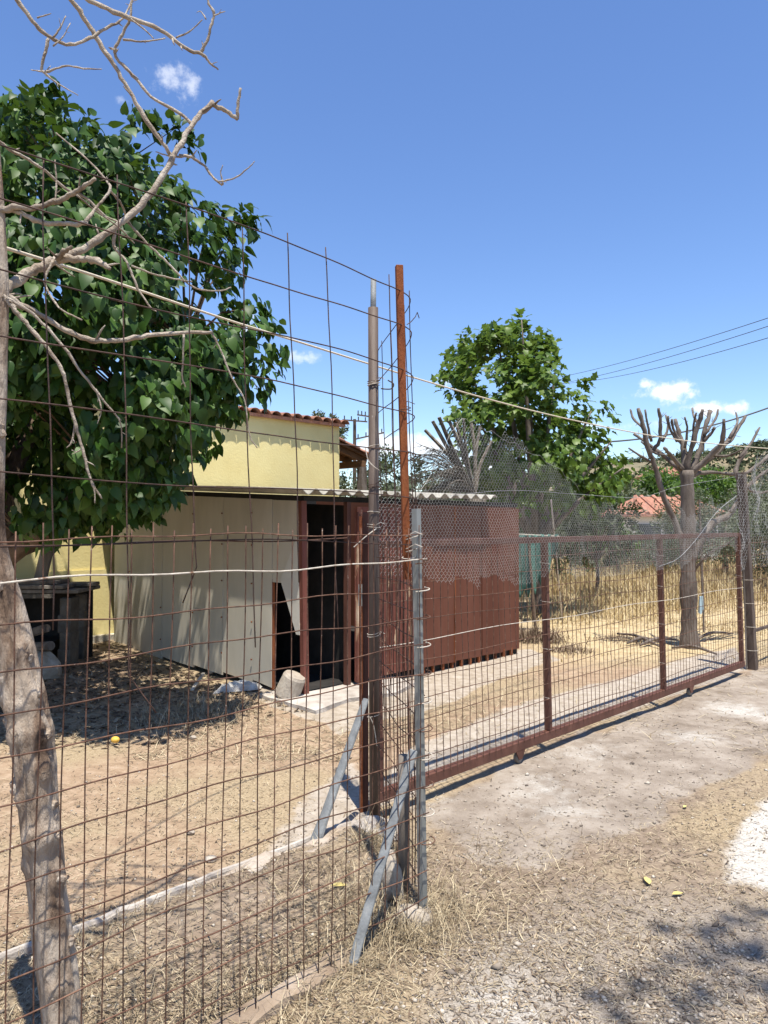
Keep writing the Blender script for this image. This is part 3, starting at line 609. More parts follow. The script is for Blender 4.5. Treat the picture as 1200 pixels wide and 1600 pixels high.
# ------------------------------------------------------------------ shed
def make_shed():
    sh = thing('shed', C0, 'low shed of cream boards and red metal sheets under a corrugated roof', 'shed')
    W = 2.39 / RT; D = 2.74 / RT
    zt = lambda s: 1.80 + .05 * s
    gap = .055
    # cream side: separate boards
    cuts = [.49, .80, 1.34, 1.92, 2.62, 3.42, D]
    th = .018
    for i in range(len(cuts) - 1):
        a, b = cuts[i] + .0018, cuts[i + 1] - .0018; off = [.0, .003, -.002, .002, -.001, .010][i]
        mb = MB(); n = V2.cross(Vector((0, 0, 1)))
        P = [SH(off, a, .02), SH(off, b, .05), SH(off, b, zt(b)), SH(off, a, zt(a))]
        mb.prism(P, U2, th); mb.build('wall_board', MAT['creamlight'] if i == 5 else MAT['cream'], sh)
    for s in (.81, 1.345, 1.925, 2.63, 3.42):
        for z in (.25, .62, 1.0, 1.38, 1.7):
            mb = MB(); c = SH(-.008, s, z); mb.tube([c, c - U2 * .008], .009, 6); mb.build('screw', MAT['rust'], sh)
    # piece over the broken corner opening
    mb = MB(); mb.prism([SH(.004, .485, 1.03), SH(.004, .485, zt(.4)), SH(.004, .05, zt(0)), SH(.004, .05, .60), SH(.004, .10, .59), SH(.004, .34, 1.03)], U2, th); mb.build('broken_board', MAT['cream'], sh)
    mb = MB(); mb.prism([SH(-.006, .34, 1.06), SH(-.006, .07, 1.50), SH(-.006, .05, .57), SH(-.006, .10, .57)], -U2, .006); mb.build('loose_flap', MAT['creamlight'], sh)
    mb = MB(); mb.bar(SH(.02, .50, .0), SH(.02, .50, 1.06), .03, .03, U2); mb.build('stud', MAT['rust'], sh)
    # corner post, door jamb, header
    mb = MB(); mb.bar(SH(.03, .02, -.02), SH(.01, .04, 1.80), .06, .05, U2); mb.build('corner_post', MAT['rustdoor'], sh)
    mb = MB(); mb.bar(SH(.55, .02, -.02), SH(.55, .02, 1.80), .05, .05, U2); mb.build('door_jamb', MAT['redpaint'], sh)
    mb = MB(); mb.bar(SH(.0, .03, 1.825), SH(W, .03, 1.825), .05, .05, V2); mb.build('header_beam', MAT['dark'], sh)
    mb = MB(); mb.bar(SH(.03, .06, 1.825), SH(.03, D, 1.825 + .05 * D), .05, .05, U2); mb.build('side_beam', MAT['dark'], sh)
    # red side
    # rusty door leaf, ajar against the front
    mb = MB(); a, b = SH(.60, -.03, .07), SH(1.52, -.015, .07)
    mb.prism([a, b, b + Vector((0, 0, 1.68)), a + Vector((0, 0, 1.68))], -V2, .012); dr = mb.build('door', MAT['rustdoor'], sh)
    for t in np.arange(.66, 1.5, .105):
        mb = MB(); mb.bar(SH(t, -.048, .09), SH(t, -.048, 1.72), .022, .012, U2); mb.build('door_rib', MAT['rustdoor'], dr)
    for q in ((.60, .66), (1.46, 1.52)):
        mb = MB(); mb.bar(SH((q[0] + q[1]) / 2, -.054, .06), SH((q[0] + q[1]) / 2, -.054, 1.755), .05, .028, U2); mb.build('door_frame', MAT['chipped'], dr)
    mb = MB(); mb.bar(SH(.6, -.056, 1.73), SH(1.52, -.052, 1.73), .05, .028, Vector((0, 0, 1))); mb.build('door_frame', MAT['rustdoor'], dr)
    edges = [1.54, 2.12, 2.62, 3.02, W]
    for i in range(4):
        a, b = edges[i] + .003, edges[i + 1] - .003; off = [-.012, -.004, -.014, .0][i]
        mb = MB(); mb.prism([SH(a, off, gap + .01), SH(b, off, gap), SH(b, off, 1.78), SH(a, off, 1.78)], -V2, .012); p = mb.build('wall_sheet', MAT['redsheet'], sh)
    mb = MB(); mb.bar(SH(2.12, -.03, .05), SH(2.12, -.03, 1.78), .022, .012, U2); mb.build('seam_strip', MAT['rust'], sh)
    mb = MB(); mb.bar(SH(1.54, .035, .03), SH(W, .035, .03), .03, .07, V2); mb.build('gap_shade_strip', MAT['dark'], sh)  # near-black strip painting the shade of the gap under the sheets
    t = 1.62
    while t < W:
        mb = MB(); mb.bar(SH(t, .0, -.03), SH(t, .0, gap + .03), .03, .03, U2); mb.build('foot', MAT['rust'], sh); t += .16
    # far end wall; back wall, inner sheet and floor near-black to paint inside shade
    mb = MB(); mb.prism([SH(W - .02, .03, .02), SH(W - .02, D, .05), SH(W - .02, D, zt(D)), SH(W - .02, .03, zt(0))], U2, .015); mb.build('end_wall', MAT['redsheet'], sh)
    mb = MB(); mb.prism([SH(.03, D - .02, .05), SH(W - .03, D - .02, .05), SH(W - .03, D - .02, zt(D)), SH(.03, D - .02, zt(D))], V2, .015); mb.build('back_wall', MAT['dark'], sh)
    mb = MB(); mb.prism([SH(.62, .09, .03), SH(.62, D - .05, .03), SH(.62, D - .05, zt(D) - .06), SH(.62, .09, zt(0) - .03)], U2, .02); mb.build('doorway_dark_sheet', MAT['dark'], sh)  # added near-black sheet, hides the end wall so the doorway stays dark
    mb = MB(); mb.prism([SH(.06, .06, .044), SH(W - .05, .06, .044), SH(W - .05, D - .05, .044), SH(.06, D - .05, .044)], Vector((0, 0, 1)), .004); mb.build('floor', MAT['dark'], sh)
    # corrugated fibre-cement roof sheets
    per = .177; amp = .024; RW = 2.02 / RT - .09; n_sheet = 3; w = RW / n_sheet
    for i in range(n_sheet):
        t0 = -.16 + i * w; t1 = t0 + w + .09; nt = 80; ss = np.linspace(-.17, D + .12, 7); vs = []; fs = []
        for layer in (0, 1):
            for s in ss:
                for k in range(nt + 1):
                    t = t0 + (t1 - t0) * k / nt
                    z = 1.885 + .05 * s + amp * math.cos(2 * math.pi * t / per) + .007 * i + (.007 if layer else 0) + .004 * math.sin(3 * t + s * 2)
                    vs.append(SH(t, s + .015 * math.sin(i * 2.1), z))
        m = nt + 1; off = len(ss) * m
        for r in range(len(ss) - 1):
            for k in range(nt):
                a = r * m + k; fs.append((a, a + 1, a + m + 1, a + m)); fs.append((off + a, off + a + m, off + a + m + 1, off + a + 1))
        for k in range(nt):
            fs.append((k, off + k, off + k + 1, k + 1)); a = (len(ss) - 1) * m + k; fs.append((a, a + 1, off + a + 1, off + a))
        for r in range(len(ss) - 1):
            a = r * m; fs.append((a, a + m, off + a + m, off + a)); a = r * m + nt; fs.append((a, off + a, off + a + m, a + m))
        MB().add(vs, fs).build('roof_sheet', MAT['roofsheet'], sh, smooth=False)
make_shed()

# ------------------------------------------------------------------ foliage
def leaf_template(kind, seg=5):
    if kind == 'heart': prof = [(0, .0), (-.05, .17), (.08, .32), (.3, .36), (.55, .28), (.8, .13), (1.0, 0)]
    elif kind == 'fig': prof = [(0, .0), (.0, .22), (.2, .42), (.36, .28), (.55, .46), (.68, .2), (1.0, 0)]
    else: prof = [(0, 0), (.3, .14), (.6, .14), (1, 0)]
    vs = []; fs = []
    def zc(t, w): return -.32 * max(t, 0) ** 2 + .35 * w * .6
    for (t, w) in prof: vs.append((0, max(t, 0.0), -.32 * max(t, 0) ** 2))
    n = len(prof)
    for sgn in (1, -1):
        for (t, w) in prof: vs.append((sgn * w, t, zc(t, w)))
    for sgn in (0, 1):
        b = n * (1 + sgn)
        for i in range(n - 1):
            q = (i, i + 1, b + i + 1, b + i) if sgn else (i, b + i, b + i + 1, i + 1)
            fs.append(q)
    return np.array(vs, float), np.array(fs)
def leaf_frames(P, centre, n_rng, droop=.9, up=.7):
    n = len(P); out = P - centre; out /= np.maximum(np.linalg.norm(out, axis=1, keepdims=True), 1e-6)
    tip = out * .7 + n_rng.normal(0, .55, (n, 3)); tip[:, 2] -= droop; tip /= np.linalg.norm(tip, axis=1, keepdims=True)
    nrm = out * .6 + n_rng.normal(0, .45, (n, 3)); nrm[:, 2] += up
    return frame_from(tip, nrm)
def crown_points(centres, radii, counts, n_rng, flat=.8):
    P = []
    for c, r, k in zip(centres, radii, counts):
        d = n_rng.normal(0, 1, (k, 3)); d /= np.linalg.norm(d, axis=1, keepdims=True); rr = n_rng.random(k) ** .5
        P.append(np.array(c) + d * (rr * r)[:, None] * np.array([1, 1, flat]))
    return np.concatenate(P)
def foliage(name, P, centre, tpl, size, mat, parent, singles=0, n_rng=rng, droop=.9, up=.7, leafname='leaf'):
    V0, F0 = tpl; n = len(P); s = n_rng.uniform(size[0], size[1], n); S, T, Nn = leaf_frames(P, np.array(centre), n_rng, droop, up)
    cd = np.linalg.norm(P - np.array([0, 0, CH]), axis=1)
    order = np.argsort(cd / s); idx_single = order[:singles]; rest = order[singles:]
    Rm = np.stack([S, T, Nn], -1)          # columns
    V = np.einsum('nij,kj->nki', Rm[rest], V0) * s[rest, None, None] + P[rest, None]
    F = F0[None] + (np.arange(len(rest)) * len(V0))[:, None, None]
    o = np_object(name, V.reshape(-1, 3), F.reshape(-1, F0.shape[1]), mat, parent, smooth=True); tag(o, kind='stuff')
    if singles:
        me = bpy.data.meshes.new(leafname); me.from_pydata(V0.tolist(), [], F0.tolist()); me.materials.append(mat); me.polygons.foreach_set('use_smooth', [True] * len(me.polygons))
        for i in idx_single:
            l = bpy.data.objects.new(leafname, me); COL.objects.link(l)
            m = Matrix([[Rm[i, r, c] * s[i] for c in range(3)] + [P[i, r]] for r in range(3)] + [[0, 0, 0, 1]])
            l.matrix_basis = m; adopt(l, parent)
    return o
def limb(name, pts, mat, parent, n=8, sub=4, rough=.12, kink=0.0, spurs=0):
    sp = smooth_path(pts, sub); rad = [max(.0008, p[3] * (1 + rough * random.uniform(-1, 1))) for p in sp]
    P = [Vector(p[:3]) + Vector([random.uniform(-1, 1) for _ in range(3)]) * (rad[i] * kink if 0 < i < len(sp) - 1 else 0) for i, p in enumerate(sp)]
    mb = MB().tube(P, rad, n)
    for _ in range(spurs):
        i = random.randrange(1, len(P) - 1); d = (P[i + 1] - P[i - 1]).normalized(); s_ = Vector([random.uniform(-1, 1) for _ in range(3)]); s_ = (s_ - d * s_.dot(d)).normalized()
        L = random.uniform(2.0, 5.5) * rad[i] + .006; r = min(rad[i] * .5, .004); e = P[i] + s_ * (L * .8 + rad[i]) + d * L * .7
        mb.tube([P[i], P[i].lerp(e, .6) + s_ * L * .08, e], [r, r * .8, r * .35], 5)
    return mb.build(name, mat, parent, smooth=True)
def pxlimb(pts, y0, y1):
    """(px,py,radius px) list -> world points with radius, depth running from y0 to y1"""
    out = []
    for i, p in enumerate(pts):
        Y = y0 + (y1 - y0) * i / max(1, len(pts) - 1); q = at(p[0], p[1], Y); out.append((*q, p[2] * Y / FPX))
    return out

# mulberry tree on the left
def make_mulberry():
    t = thing('mulberry_tree', (-3.35, 6.35, 0), 'dense dark green leafy tree shading the yard and cream shed wall', 'tree')
    Y = 6.3
    limb('trunk', [(-3.38, 6.35, -.05, .19), (-3.36, 6.33, .4, .16), (-3.33, 6.3, .9, .15), (-3.28, 6.25, 1.3, .16), (-3.2, 6.2, 1.6, .12)], MAT['livebark'], t, n=12)
    limb('branch', [(*at(-10, 880, 6.25), .13), (*at(40, 845, 6.2), .10), (*at(95, 805, 6.15), .085), (*at(160, 740, 6.1), .065), (*at(230, 650, 6.2), .05), (*at(290, 540, 6.3), .03), (*at(330, 420, 6.4), .012)], MAT['livebark'], t)
    limb('branch', [(*at(-12, 800, 6.3), .12), (*at(20, 730, 6.5), .09), (*at(60, 640, 6.8), .07), (*at(100, 500, 6.9), .05), (*at(110, 350, 6.9), .03), (*at(100, 230, 6.9), .012)], MAT['livebark'], t)
    limb('branch', [(*at(0, 860, 6.3), .10), (*at(70, 845, 6.9), .07), (*at(140, 800, 7.3), .05), (*at(220, 740, 7.5), .03), (*at(280, 690, 7.6), .012)], MAT['livebark'], t)
    limb('branch', [(*at(-15, 780, 6.3), .11), (*at(-80, 600, 6.1), .08), (*at(-160, 420, 6.0), .05), (*at(-200, 300, 6.0), .015)], MAT['livebark'], t)
    # clumps placed in a lumpy crown outline
    r2 = np.random.default_rng(5); cs, rs = [], []
    Pc = np.array(at(105, 470, 6.35)); tries = 0
    prof_y = [140, 190, 250, 330, 380, 450, 520, 600, 660, 720, 790, 840]
    prof_x = [75, 115, 285, 335, 392, 398, 412, 420, 392, 325, 275, 245]     # right outline of the crown by height
    while len(cs) < 400 and tries < 20000:
        tries += 1
        py = r2.uniform(165, 815); xr = np.interp(py, prof_y, prof_x); px = r2.uniform(-330, xr - 32)
        half = 1.75 * math.sqrt(max(.05, 1 - ((py - 480) / 390) ** 2)) * math.sqrt(max(.06, 1 - ((px - 60) / 400) ** 2))
        if 205 < px < 250 and py < 262: continue
        if px < 110 and py > 745 and r2.random() < .75: continue
        dy = r2.uniform(-1, 1); dy = math.copysign(abs(dy) ** .6, dy)
        Yd = 6.45 + dy * half
        cs.append(np.array(at(px, py, Yd))); rs.append(r2.uniform(.16, .34) * (1 if px < xr - 60 else .62))
    counts = [int(78 * (r / .27) ** 1.6) + 8 for r in rs]
    # sprays that stick out of the outline
    for px, py, k in [(70, 152, 9), (88, 150, 7), (20, 165, 9), (135, 190, 12), (215, 180, 10), (235, 195, 18), (275, 200, 14), (300, 225, 9), (380, 335, 12), (395, 355, 10), (405, 480, 12), (418, 505, 12), (425, 545, 10), (422, 575, 8), (408, 610, 10), (300, 700, 12), (255, 775, 12), (235, 800, 12), (215, 790, 10), (355, 640, 10), (150, 780, 14), (100, 770, 8), (40, 790, 8), (190, 240, 14), (330, 330, 14), (350, 360, 14)]:
        cs.append(np.array(at(px, py, 6.1))); rs.append(.13); counts.append(int(k * 1.7) + 4)
    P = crown_points(cs, rs, counts, r2, .95)
    foliage('crown', P, Pc, leaf_template('heart'), (.065, .125), MAT['leaf_mulberry'], t, singles=300, n_rng=r2, droop=1.0, up=.75)
    mb = MB()
    hub = [at(40, 845, 6.2), at(160, 740, 6.1), at(230, 650, 6.2), at(290, 540, 6.3), at(100, 500, 6.9), at(110, 350, 6.9), at(60, 640, 6.8), at(140, 800, 7.3), at(-160, 420, 6.0)]
    for c in cs[::2]:
        c = Vector(c); h = min(hub, key=lambda q: (q - c).length); m = h.lerp(c, .5) + Vector((0, 0, .12)); mb.tube([h, m, c], [.014, .009, .003], 4)
    tw = mb.build('twigs', MAT['livebark'], t); tag(tw, kind='stuff')
make_mulberry()

def make_fig():
    b = Vector((2.75, 13.0, 0)); t = thing('fig_tree', b, 'bright green broad-leaved tree standing behind the red shed end', 'tree')
    limb('trunk', [(*(b + Vector((0, 0, -.05))), .16), (*(b + Vector((-.05, 0, .7))), .13), (*(b + Vector((-.1, 0, 1.3))), .12)], MAT['greybark'], t)
    tips = [(720, 545), (775, 520), (815, 500), (870, 560), (925, 640), (955, 690), (900, 720), (830, 640), (740, 640), (700, 590), (975, 730)]
    for i, (px, py) in enumerate(tips):
        Y = 13 + .5 * math.sin(i * 2.3); e = at(px, py, Y); s = b + Vector((-.1, 0, 1.2)); m = s.lerp(e, .5) + Vector((0, 0, .1))
        limb('branch', [(*s, .07), (*m, .045), (*e, .01)], MAT['greybark'], t, n=6)
    r2 = np.random.default_rng(9); cs, rs, counts = [], [], []
    py_ = [490, 520, 560, 600, 640, 680, 720, 760, 800]; xl = [810, 765, 695, 688, 690, 700, 705, 715, 730]; xr = [820, 835, 885, 880, 940, 960, 980, 985, 940]
    for _ in range(175):
        py = r2.uniform(515, 790); a, c = np.interp(py, py_, xl), np.interp(py, py_, xr); px = r2.uniform(a + 8, c - 8)
        if 888 < px < 908 and py < 622: continue
        half = 1.35 * math.sqrt(max(.1, 1 - ((py - 660) / 190) ** 2)); cs.append(np.array(at(px, py, 13 + r2.uniform(-1, 1) * half))); rs.append(r2.uniform(.18, .34)); counts.append(int(r2.uniform(28, 48)))
    for px, py, k in [(812, 496, 10), (818, 510, 12), (770, 512, 12), (765, 530, 10), (735, 520, 8), (720, 530, 8), (700, 555, 10), (860, 548, 12), (870, 562, 10), (915, 595, 16), (945, 635, 12), (960, 650, 10), (925, 690, 12), (975, 715, 14), (690, 600, 10), (935, 740, 10)]:
        cs.append(np.array(at(px, py, 12.8))); rs.append(.14); counts.append(k)
    P = crown_points(cs, rs, counts, r2, .9)
    foliage('crown', P, at(820, 680, 13), leaf_template('fig'), (.10, .165), MAT['leaf_fig'], t, singles=300, n_rng=r2, droop=.5, up=.9)
make_fig()

def olive(name, base, label, rx, rz, h, n, mat='leaf_olive', size=(.05, .11), seed=1, group=None, cat='tree', flat=1.0, trunk=.09):
    r2 = np.random.default_rng(seed); t = thing(name, base, label, cat, group); base = Vector(base)
    limb('trunk', [(*(base + Vector((0, 0, -.05))), trunk), (*(base + Vector((.05, 0, h * .35))), trunk * .8), (*(base + Vector((0, .05, h * .7))), trunk * .35)], MAT['greybark'], t, n=7)
    cs, rs, cn = [], [], []; k = 46
    for i in range(k):
        d = r2.normal(0, 1, 3); d /= np.linalg.norm(d); rr = r2.random() ** .4; c = np.array([base.x, base.y, h]) + d * np.array([rx, rx * flat, rz]) * rr * .85
        c[2] = max(c[2], .25); cs.append(c); rs.append(r2.uniform(.2, .42) * rx * .62); cn.append(n // k)
    P = crown_points(cs, rs, cn, r2, .9); P[:, 2] = np.maximum(P[:, 2], .06)
    V0 = np.array([[0, 0, 0], [.22, .5, .03], [0, 1, -.1], [-.22, .5, .03]], float); F0 = np.array([[0, 1, 2, 3]])
    foliage('crown', P, np.array([base.x, base.y, h]), (V0, F0), size, MAT[mat], t, 0, r2, droop=.1, up=.4)
    mb = MB()
    for c in cs[::3]:
        c = Vector(c); s = base + Vector((0, .0, h * .5)); mb.tube([s, s.lerp(c, .5) + Vector((0, 0, .1)), c], [trunk * .35, trunk * .2, .006], 4)
    o = mb.build('branches', MAT['greybark'], t); tag(o, kind='stuff')
def make_background_trees():
    def B(px, Y): return ((px - 600) / FPX * Y, Y, 0)
    olive('olive_tree', B(868, 19), 'grey-green olive tree right behind the teal shade cloth', 1.7, 1.35, 1.45, 8000, seed=21)
    olive('olive_tree', B(965, 23), 'low grey-green olive bush in front of the orange far roof', 2.0, .72, .75, 7000, seed=22)
    olive('olive_tree', B(1045, 24), 'low dark olive bush behind the pollarded trunk', 1.5, .65, .7, 6000, seed=35)
    olive('olive_tree', B(1130, 21), 'silvery olive tree growing past the pollarded tree', 2.1, 1.45, 1.55, 10000, seed=23)
    olive('olive_tree', B(1240, 17), 'silvery olive tree past the rusty net-wrapped post', 1.7, 1.5, 1.7, 8000, seed=24)
    olive('olive_tree', B(775, 16.5), 'dark olive tree under the broad-leaved tree behind the shed', 1.7, 1.15, 1.4, 8000, mat='leaf_dark', seed=25)
    olive('shrub', B(930, 15.5), 'dark leafy shrub between the broad-leaved tree and the olives', 1.0, .95, 1.6, 5000, mat='leaf_dark', size=(.06, .12), seed=36, cat='shrub', trunk=.05)
    olive('shrub', B(962, 20.5), 'fresh green shrub between the olives and the dry field', .7, .6, 1.25, 2400, mat='leaf_green', size=(.06, .12), seed=26, cat='shrub', trunk=.04)
    olive('tree', B(1030, 45), 'bright green roadside tree behind the orange roof', 3.2, 2.0, 3.4, 4200, mat='leaf_green', size=(.2, .42), seed=27)
    olive('tree', B(1105, 50), 'dark green round tree beside the white hill house', 3.6, 1.9, 3.6, 4200, mat='leaf_green', size=(.2, .42), seed=28)
    olive('tree', B(935, 40), 'dull green tree at the left end of the orange roof', 3.0, 2.0, 2.6, 3600, mat='leaf_olive', size=(.2, .4), seed=29)
    olive('tree', B(1215, 42), 'grey-green tree below the hill crest at the road end', 3.2, 2.0, 3.0, 3600, mat='leaf_olive', size=(.2, .4), seed=30)
    olive('pine_tree', B(620, 22), 'feathery grey-green tree between the two tall fence posts', 1.3, 1.5, 2.6, 4200, size=(.08, .17), seed=31)
    olive('pine_tree', B(508, 30), 'small tree top showing over the yellow house eave', 1.0, 1.2, 5.2, 2600, size=(.1, .2), seed=32)
    olive('pine_tree', B(560, 26), 'grey-green tree seen under the brown porch roof', 1.6, 1.4, 2.2, 3600, size=(.1, .2), seed=33)
    olive('pine_tree', B(668, 24), 'thin grey-green tree behind the dry palm fan', 1.2, 1.3, 2.3, 3000, size=(.08, .17), seed=34)
    # far wood
    r2 = np.random.default_rng(77); n = 46000; a = r2.uniform(-.12, .66, n); Y = r2.uniform(52, 64, n); x = a * Y
    top = 2.2 + 1.8 * (fbm(x * .16, Y * 0, 3.3) + .5) + 1.0 * vnoise(x * .6, Y * .3, 6.0); z = r2.random(n) ** .7 * np.maximum(top, .8)
    P = np.stack([x, Y, z], -1); V0 = np.array([[0, 0, 0], [.4, .5, .03], [0, 1, -.1], [-.4, .5, .03]], float)
    S, T, Nn = leaf_frames(P, np.array([12, 70, 0]), r2, .1, .6); s = r2.uniform(.25, .55, n); Rm = np.stack([S, T, Nn], -1)
    V = np.einsum('nij,kj->nki', Rm, V0) * s[:, None, None] + P[:, None]
    o = np_object('far_wood', V.reshape(-1, 3), (np.array([[0, 1, 2, 3]])[None] + (np.arange(n) * 4)[:, None, None]).reshape(-1, 4), MAT['leaf_olive'])
    tag(o, 'far belt of grey-green trees along the foot of the hill', 'trees', kind='stuff')
make_background_trees()

# dry pruned palm
def make_palm():
    b = Vector(((745 - 600) / FPX * 11.2, 11.2, 0)); t = thing('dead_palm', b, 'dead palm with a fan of dry grey fronds behind the shed roof', 'palm')
    c = at(742, 772, 11.2)
    limb('trunk', [(b.x, b.y, -.05, .16), (b.x + .02, b.y, 1.0, .15), (c.x, c.y, c.z - .05, .17)], MAT['palm'], t, n=10)
    r2 = random.Random(4)
    stubs = [(676, 658), (686, 652), (700, 654), (712, 660), (724, 655), (736, 662), (750, 668), (664, 672), (768, 690)]
    for i, (px, py) in enumerate(stubs):
        e = at(px, py, 11.2 + r2.uniform(-.4, .3)); m = c.lerp(e, .5) + Vector((r2.uniform(-.05, .05), 0, .05)); w = r2.uniform(.045, .062)
        sp = smooth_path([(*c, w), (*m, w), (*e, w * .85)], 5); MB().tube([Vector(p[:3]) for p in sp], [p[3] for p in sp], 6, squash=.5).build('frond_stub', MAT['palm'], t, smooth=False)
    for i in range(46):                          # dry fronds hanging to the shed side
        px, py = r2.uniform(634, 706), r2.uniform(690, 785); e = at(px, py, 11 + r2.uniform(-.5, .6)); m = c.lerp(e, .5) + Vector((0, 0, r2.uniform(.08, .26))); w = r2.uniform(.012, .028)
        sp = smooth_path([(*c, w), (*m, w), (*e, w * .3)], 5); mb = MB().tube([Vector(p[:3]) for p in sp], [p[3] for p in sp], 5, squash=.4)
        for k in range(2, len(sp) - 1):
            p = Vector(sp[k][:3]); d = (Vector(sp[k + 1][:3]) - p).normalized()
            for sg in (-1, 1): mb.tube([p, p + d * .12 + Vector((sg * .05, r2.uniform(-.05, .05), -.10))], [.005, .0015], 3)
        mb.build('frond', MAT['palm'], t)
make_palm()

# pollarded tree beyond the gate
def make_pollard():
    Y = 9.6; b = G(1077, 1010); t = thing('pollarded_tree', b, 'pollarded grey tree with sawn upright stubs beyond the gate', 'tree')
    def L(pts, y1=None): limb('branch', pxlimb([(p[0], p[1], p[2] * .62) for p in pts], Y, y1 or Y), MAT['greybark'], t, n=8, rough=.18, kink=.22, spurs=3)
    limb('trunk', pxlimb([(1079, 1020, 17), (1077, 995, 13.5), (1076, 940, 12), (1075, 880, 12), (1075, 820, 11.5), (1074, 770, 10.5), (1073, 735, 11)], Y, Y), MAT['greybark'], t, n=12)
    L([(1068, 850, 9), (1052, 810, 8), (1035, 770, 7), (1022, 725, 7), (1012, 700, 6.5), (1005, 665, 6), (997, 638, 4.5)], 9.3)
    L([(1018, 705, 5), (1030, 690, 5), (1032, 660, 4.5), (1029, 638, 4)], 9.4)
    L([(1070, 740, 8), (1068, 700, 7), (1062, 680, 6), (1055, 655, 4)], 9.8)
    L([(1072, 740, 8), (1080, 700, 7), (1092, 660, 6), (1098, 640, 5)], 9.4)
    L([(1076, 740, 8), (1095, 700, 7), (1103, 665, 6), (1110, 642, 5.5)], 9.7)
    L([(1080, 740, 8), (1110, 712, 7), (1128, 690, 6), (1131, 655, 4.5)], 9.2)
    L([(1085, 735, 7), (1120, 708, 6), (1145, 680, 5), (1165, 650, 3.5)], 9.9)
    L([(1065, 738, 6), (1040, 715, 5), (1015, 695, 4), (990, 678, 3)], 9.9)
    L([(1078, 742, 7), (1110, 738, 5), (1150, 742, 4)], 10.2)
    L([(1068, 735, 6), (1048, 712, 5), (1038, 700, 4)], 9.2)
    L([(1018, 690, 4), (1012, 665, 3), (1008, 640, 2.5)], 9.5)
    L([(1062, 690, 4), (1052, 670, 3.5), (1050, 655, 3)], 9.5)
    L([(1100, 690, 4), (1112, 676, 4), (1117, 668, 3.5)], 9.5)
    L([(1080, 880, 10), (1095, 845, 9), (1112, 818, 9), (1135, 808, 8), (1150, 790, 7), (1160, 765, 6), (1150, 735, 6), (1165, 705, 5)], 9.9)
    L([(1142, 800, 5), (1160, 770, 4), (1185, 745, 4), (1215, 725, 3)], 10.2)
    L([(1155, 745, 4), (1180, 730, 4), (1215, 700, 4)], 9.7)
    L([(1155, 715, 4), (1175, 690, 3), (1187, 668, 2.5)], 9.9)
    L([(1085, 890, 4), (1108, 865, 3), (1135, 850, 2), (1170, 825, 1.5)], 9.0)
    L([(1160, 760, 4), (1190, 770, 3), (1230, 755, 2)], 10.4)
    for q in ([(1058, 690), (1046, 668), (1044, 650)], [(1085, 690), (1084, 664), (1088, 645)], [(1070, 700), (1074, 672), (1070, 652)], [(1125, 695), (1142, 690), (1152, 672)], [(1110, 712), (1138, 712), (1160, 702)], [(1035, 690), (1044, 668), (1040, 648)], [(1005, 668), (990, 655), (985, 640)], [(1022, 725), (1000, 712), (982, 700)], [(1100, 680), (1118, 655), (1122, 640)], [(1040, 712), (1020, 706), (1002, 690)], [(1092, 665), (1084, 650), (1082, 638)], [(1140, 684), (1152, 660), (1150, 645)]):
        L([(*q[0], 3.6), (*q[1], 3.0), (*q[2], 2.2)], Y + random.uniform(-.4, .4))
    # pale cut branches lying on the ground round the trunk
    for i, (p, q, y) in enumerate([((965, 990), (1035, 1012), 0), ((1000, 1008), (1060, 1000), 0), ((1050, 1012), (1120, 1022), 0), ((1085, 1000), (1145, 990), 0), ((980, 1005), (1030, 1002), 0)]):
        a = G(*p, .03); c = G(*q, .03); m = a.lerp(c, .5) + Vector((0, .05, .05))
        o = limb('cut_branch', [(*a, .015), (*m, .02), (*c, .012)], MAT['greybark'], None, n=6); tag(o, ['long cut branch lying from the middle gate stile towards the pollarded trunk', 'cut branch whose end rests against the pollarded trunk foot', 'cut branch crossing in front of the pollarded trunk foot', 'cut branch lying between the pollarded trunk and the far gate post', 'short cut branch beside the longer ones behind the gate stile'][i], 'branch', 'cut branches round the pollarded tree')
make_pollard()

# ------------------------------------------------------------------ far houses, utility pole, cables
def tile_roof_house(name, label, px, Y, w, d, wall_h, ridge, wallmat):
    c = Vector(((px - 600) / FPX * Y, Y, 0)); h = thing(name, c, label, 'house')
    mb = MB(); mb.box(c + Vector((0, 0, wall_h / 2 - .5)), ((1, 0, 0), (0, 1, 0), (0, 0, 1)), (w / 2, d / 2, wall_h / 2 + .5)); mb.build('wall', wallmat, h)
    hip = min(w, d) * .2
    for sgn in (-1, 1):
        a = c + Vector((-w / 2 - .4, sgn * (d / 2 + .4), wall_h)); b = c + Vector((w / 2 + .4, sgn * (d / 2 + .4), wall_h)); e = c + Vector((w / 2 - hip, 0, ridge)); f = c + Vector((-w / 2 + hip, 0, ridge))
        mb = MB(); mb.prism([a, b, e, f], Vector((0, 0, 1)), .12); rf = mb.build('roof', MAT['tile'], h)
        if sgn < 0:
            n = int(w / .42)
            for i in range(n):
                u = (i + .5) / n; p = a.lerp(b, u); q = f.lerp(e, min(1, max(0, (u * (w + .8) - .4 - hip) / (w - 2 * hip)))); top = p.lerp(q, 1)
                mb = MB(); mb.tube([p + Vector((0, 0, .12)), top + Vector((0, 0, .12))], .11, 5); mb.build('tile_row', MAT['tile'], rf)
    for sx in (-1, 1):
        a = c + Vector((sx * (w / 2 + .4), -d / 2 - .4, wall_h)); b = c + Vector((sx * (w / 2 + .4), d / 2 + .4, wall_h)); e = c + Vector((sx * (w / 2 - hip), 0, ridge))
        mb = MB(); mb.prism([a, b, e], Vector((0, 0, 1)), .119); mb.build('roof', MAT['tile'], h)
    for i in range(3):
        p = c + Vector((-w / 2 + w * (i + .5) / 3, -d / 2 - .02, wall_h * .55)); mb = MB(); mb.box(p, ((1, 0, 0), (0, 1, 0), (0, 0, 1)), (.5, .04, .55)); mb.build('window', MAT['window'], h)
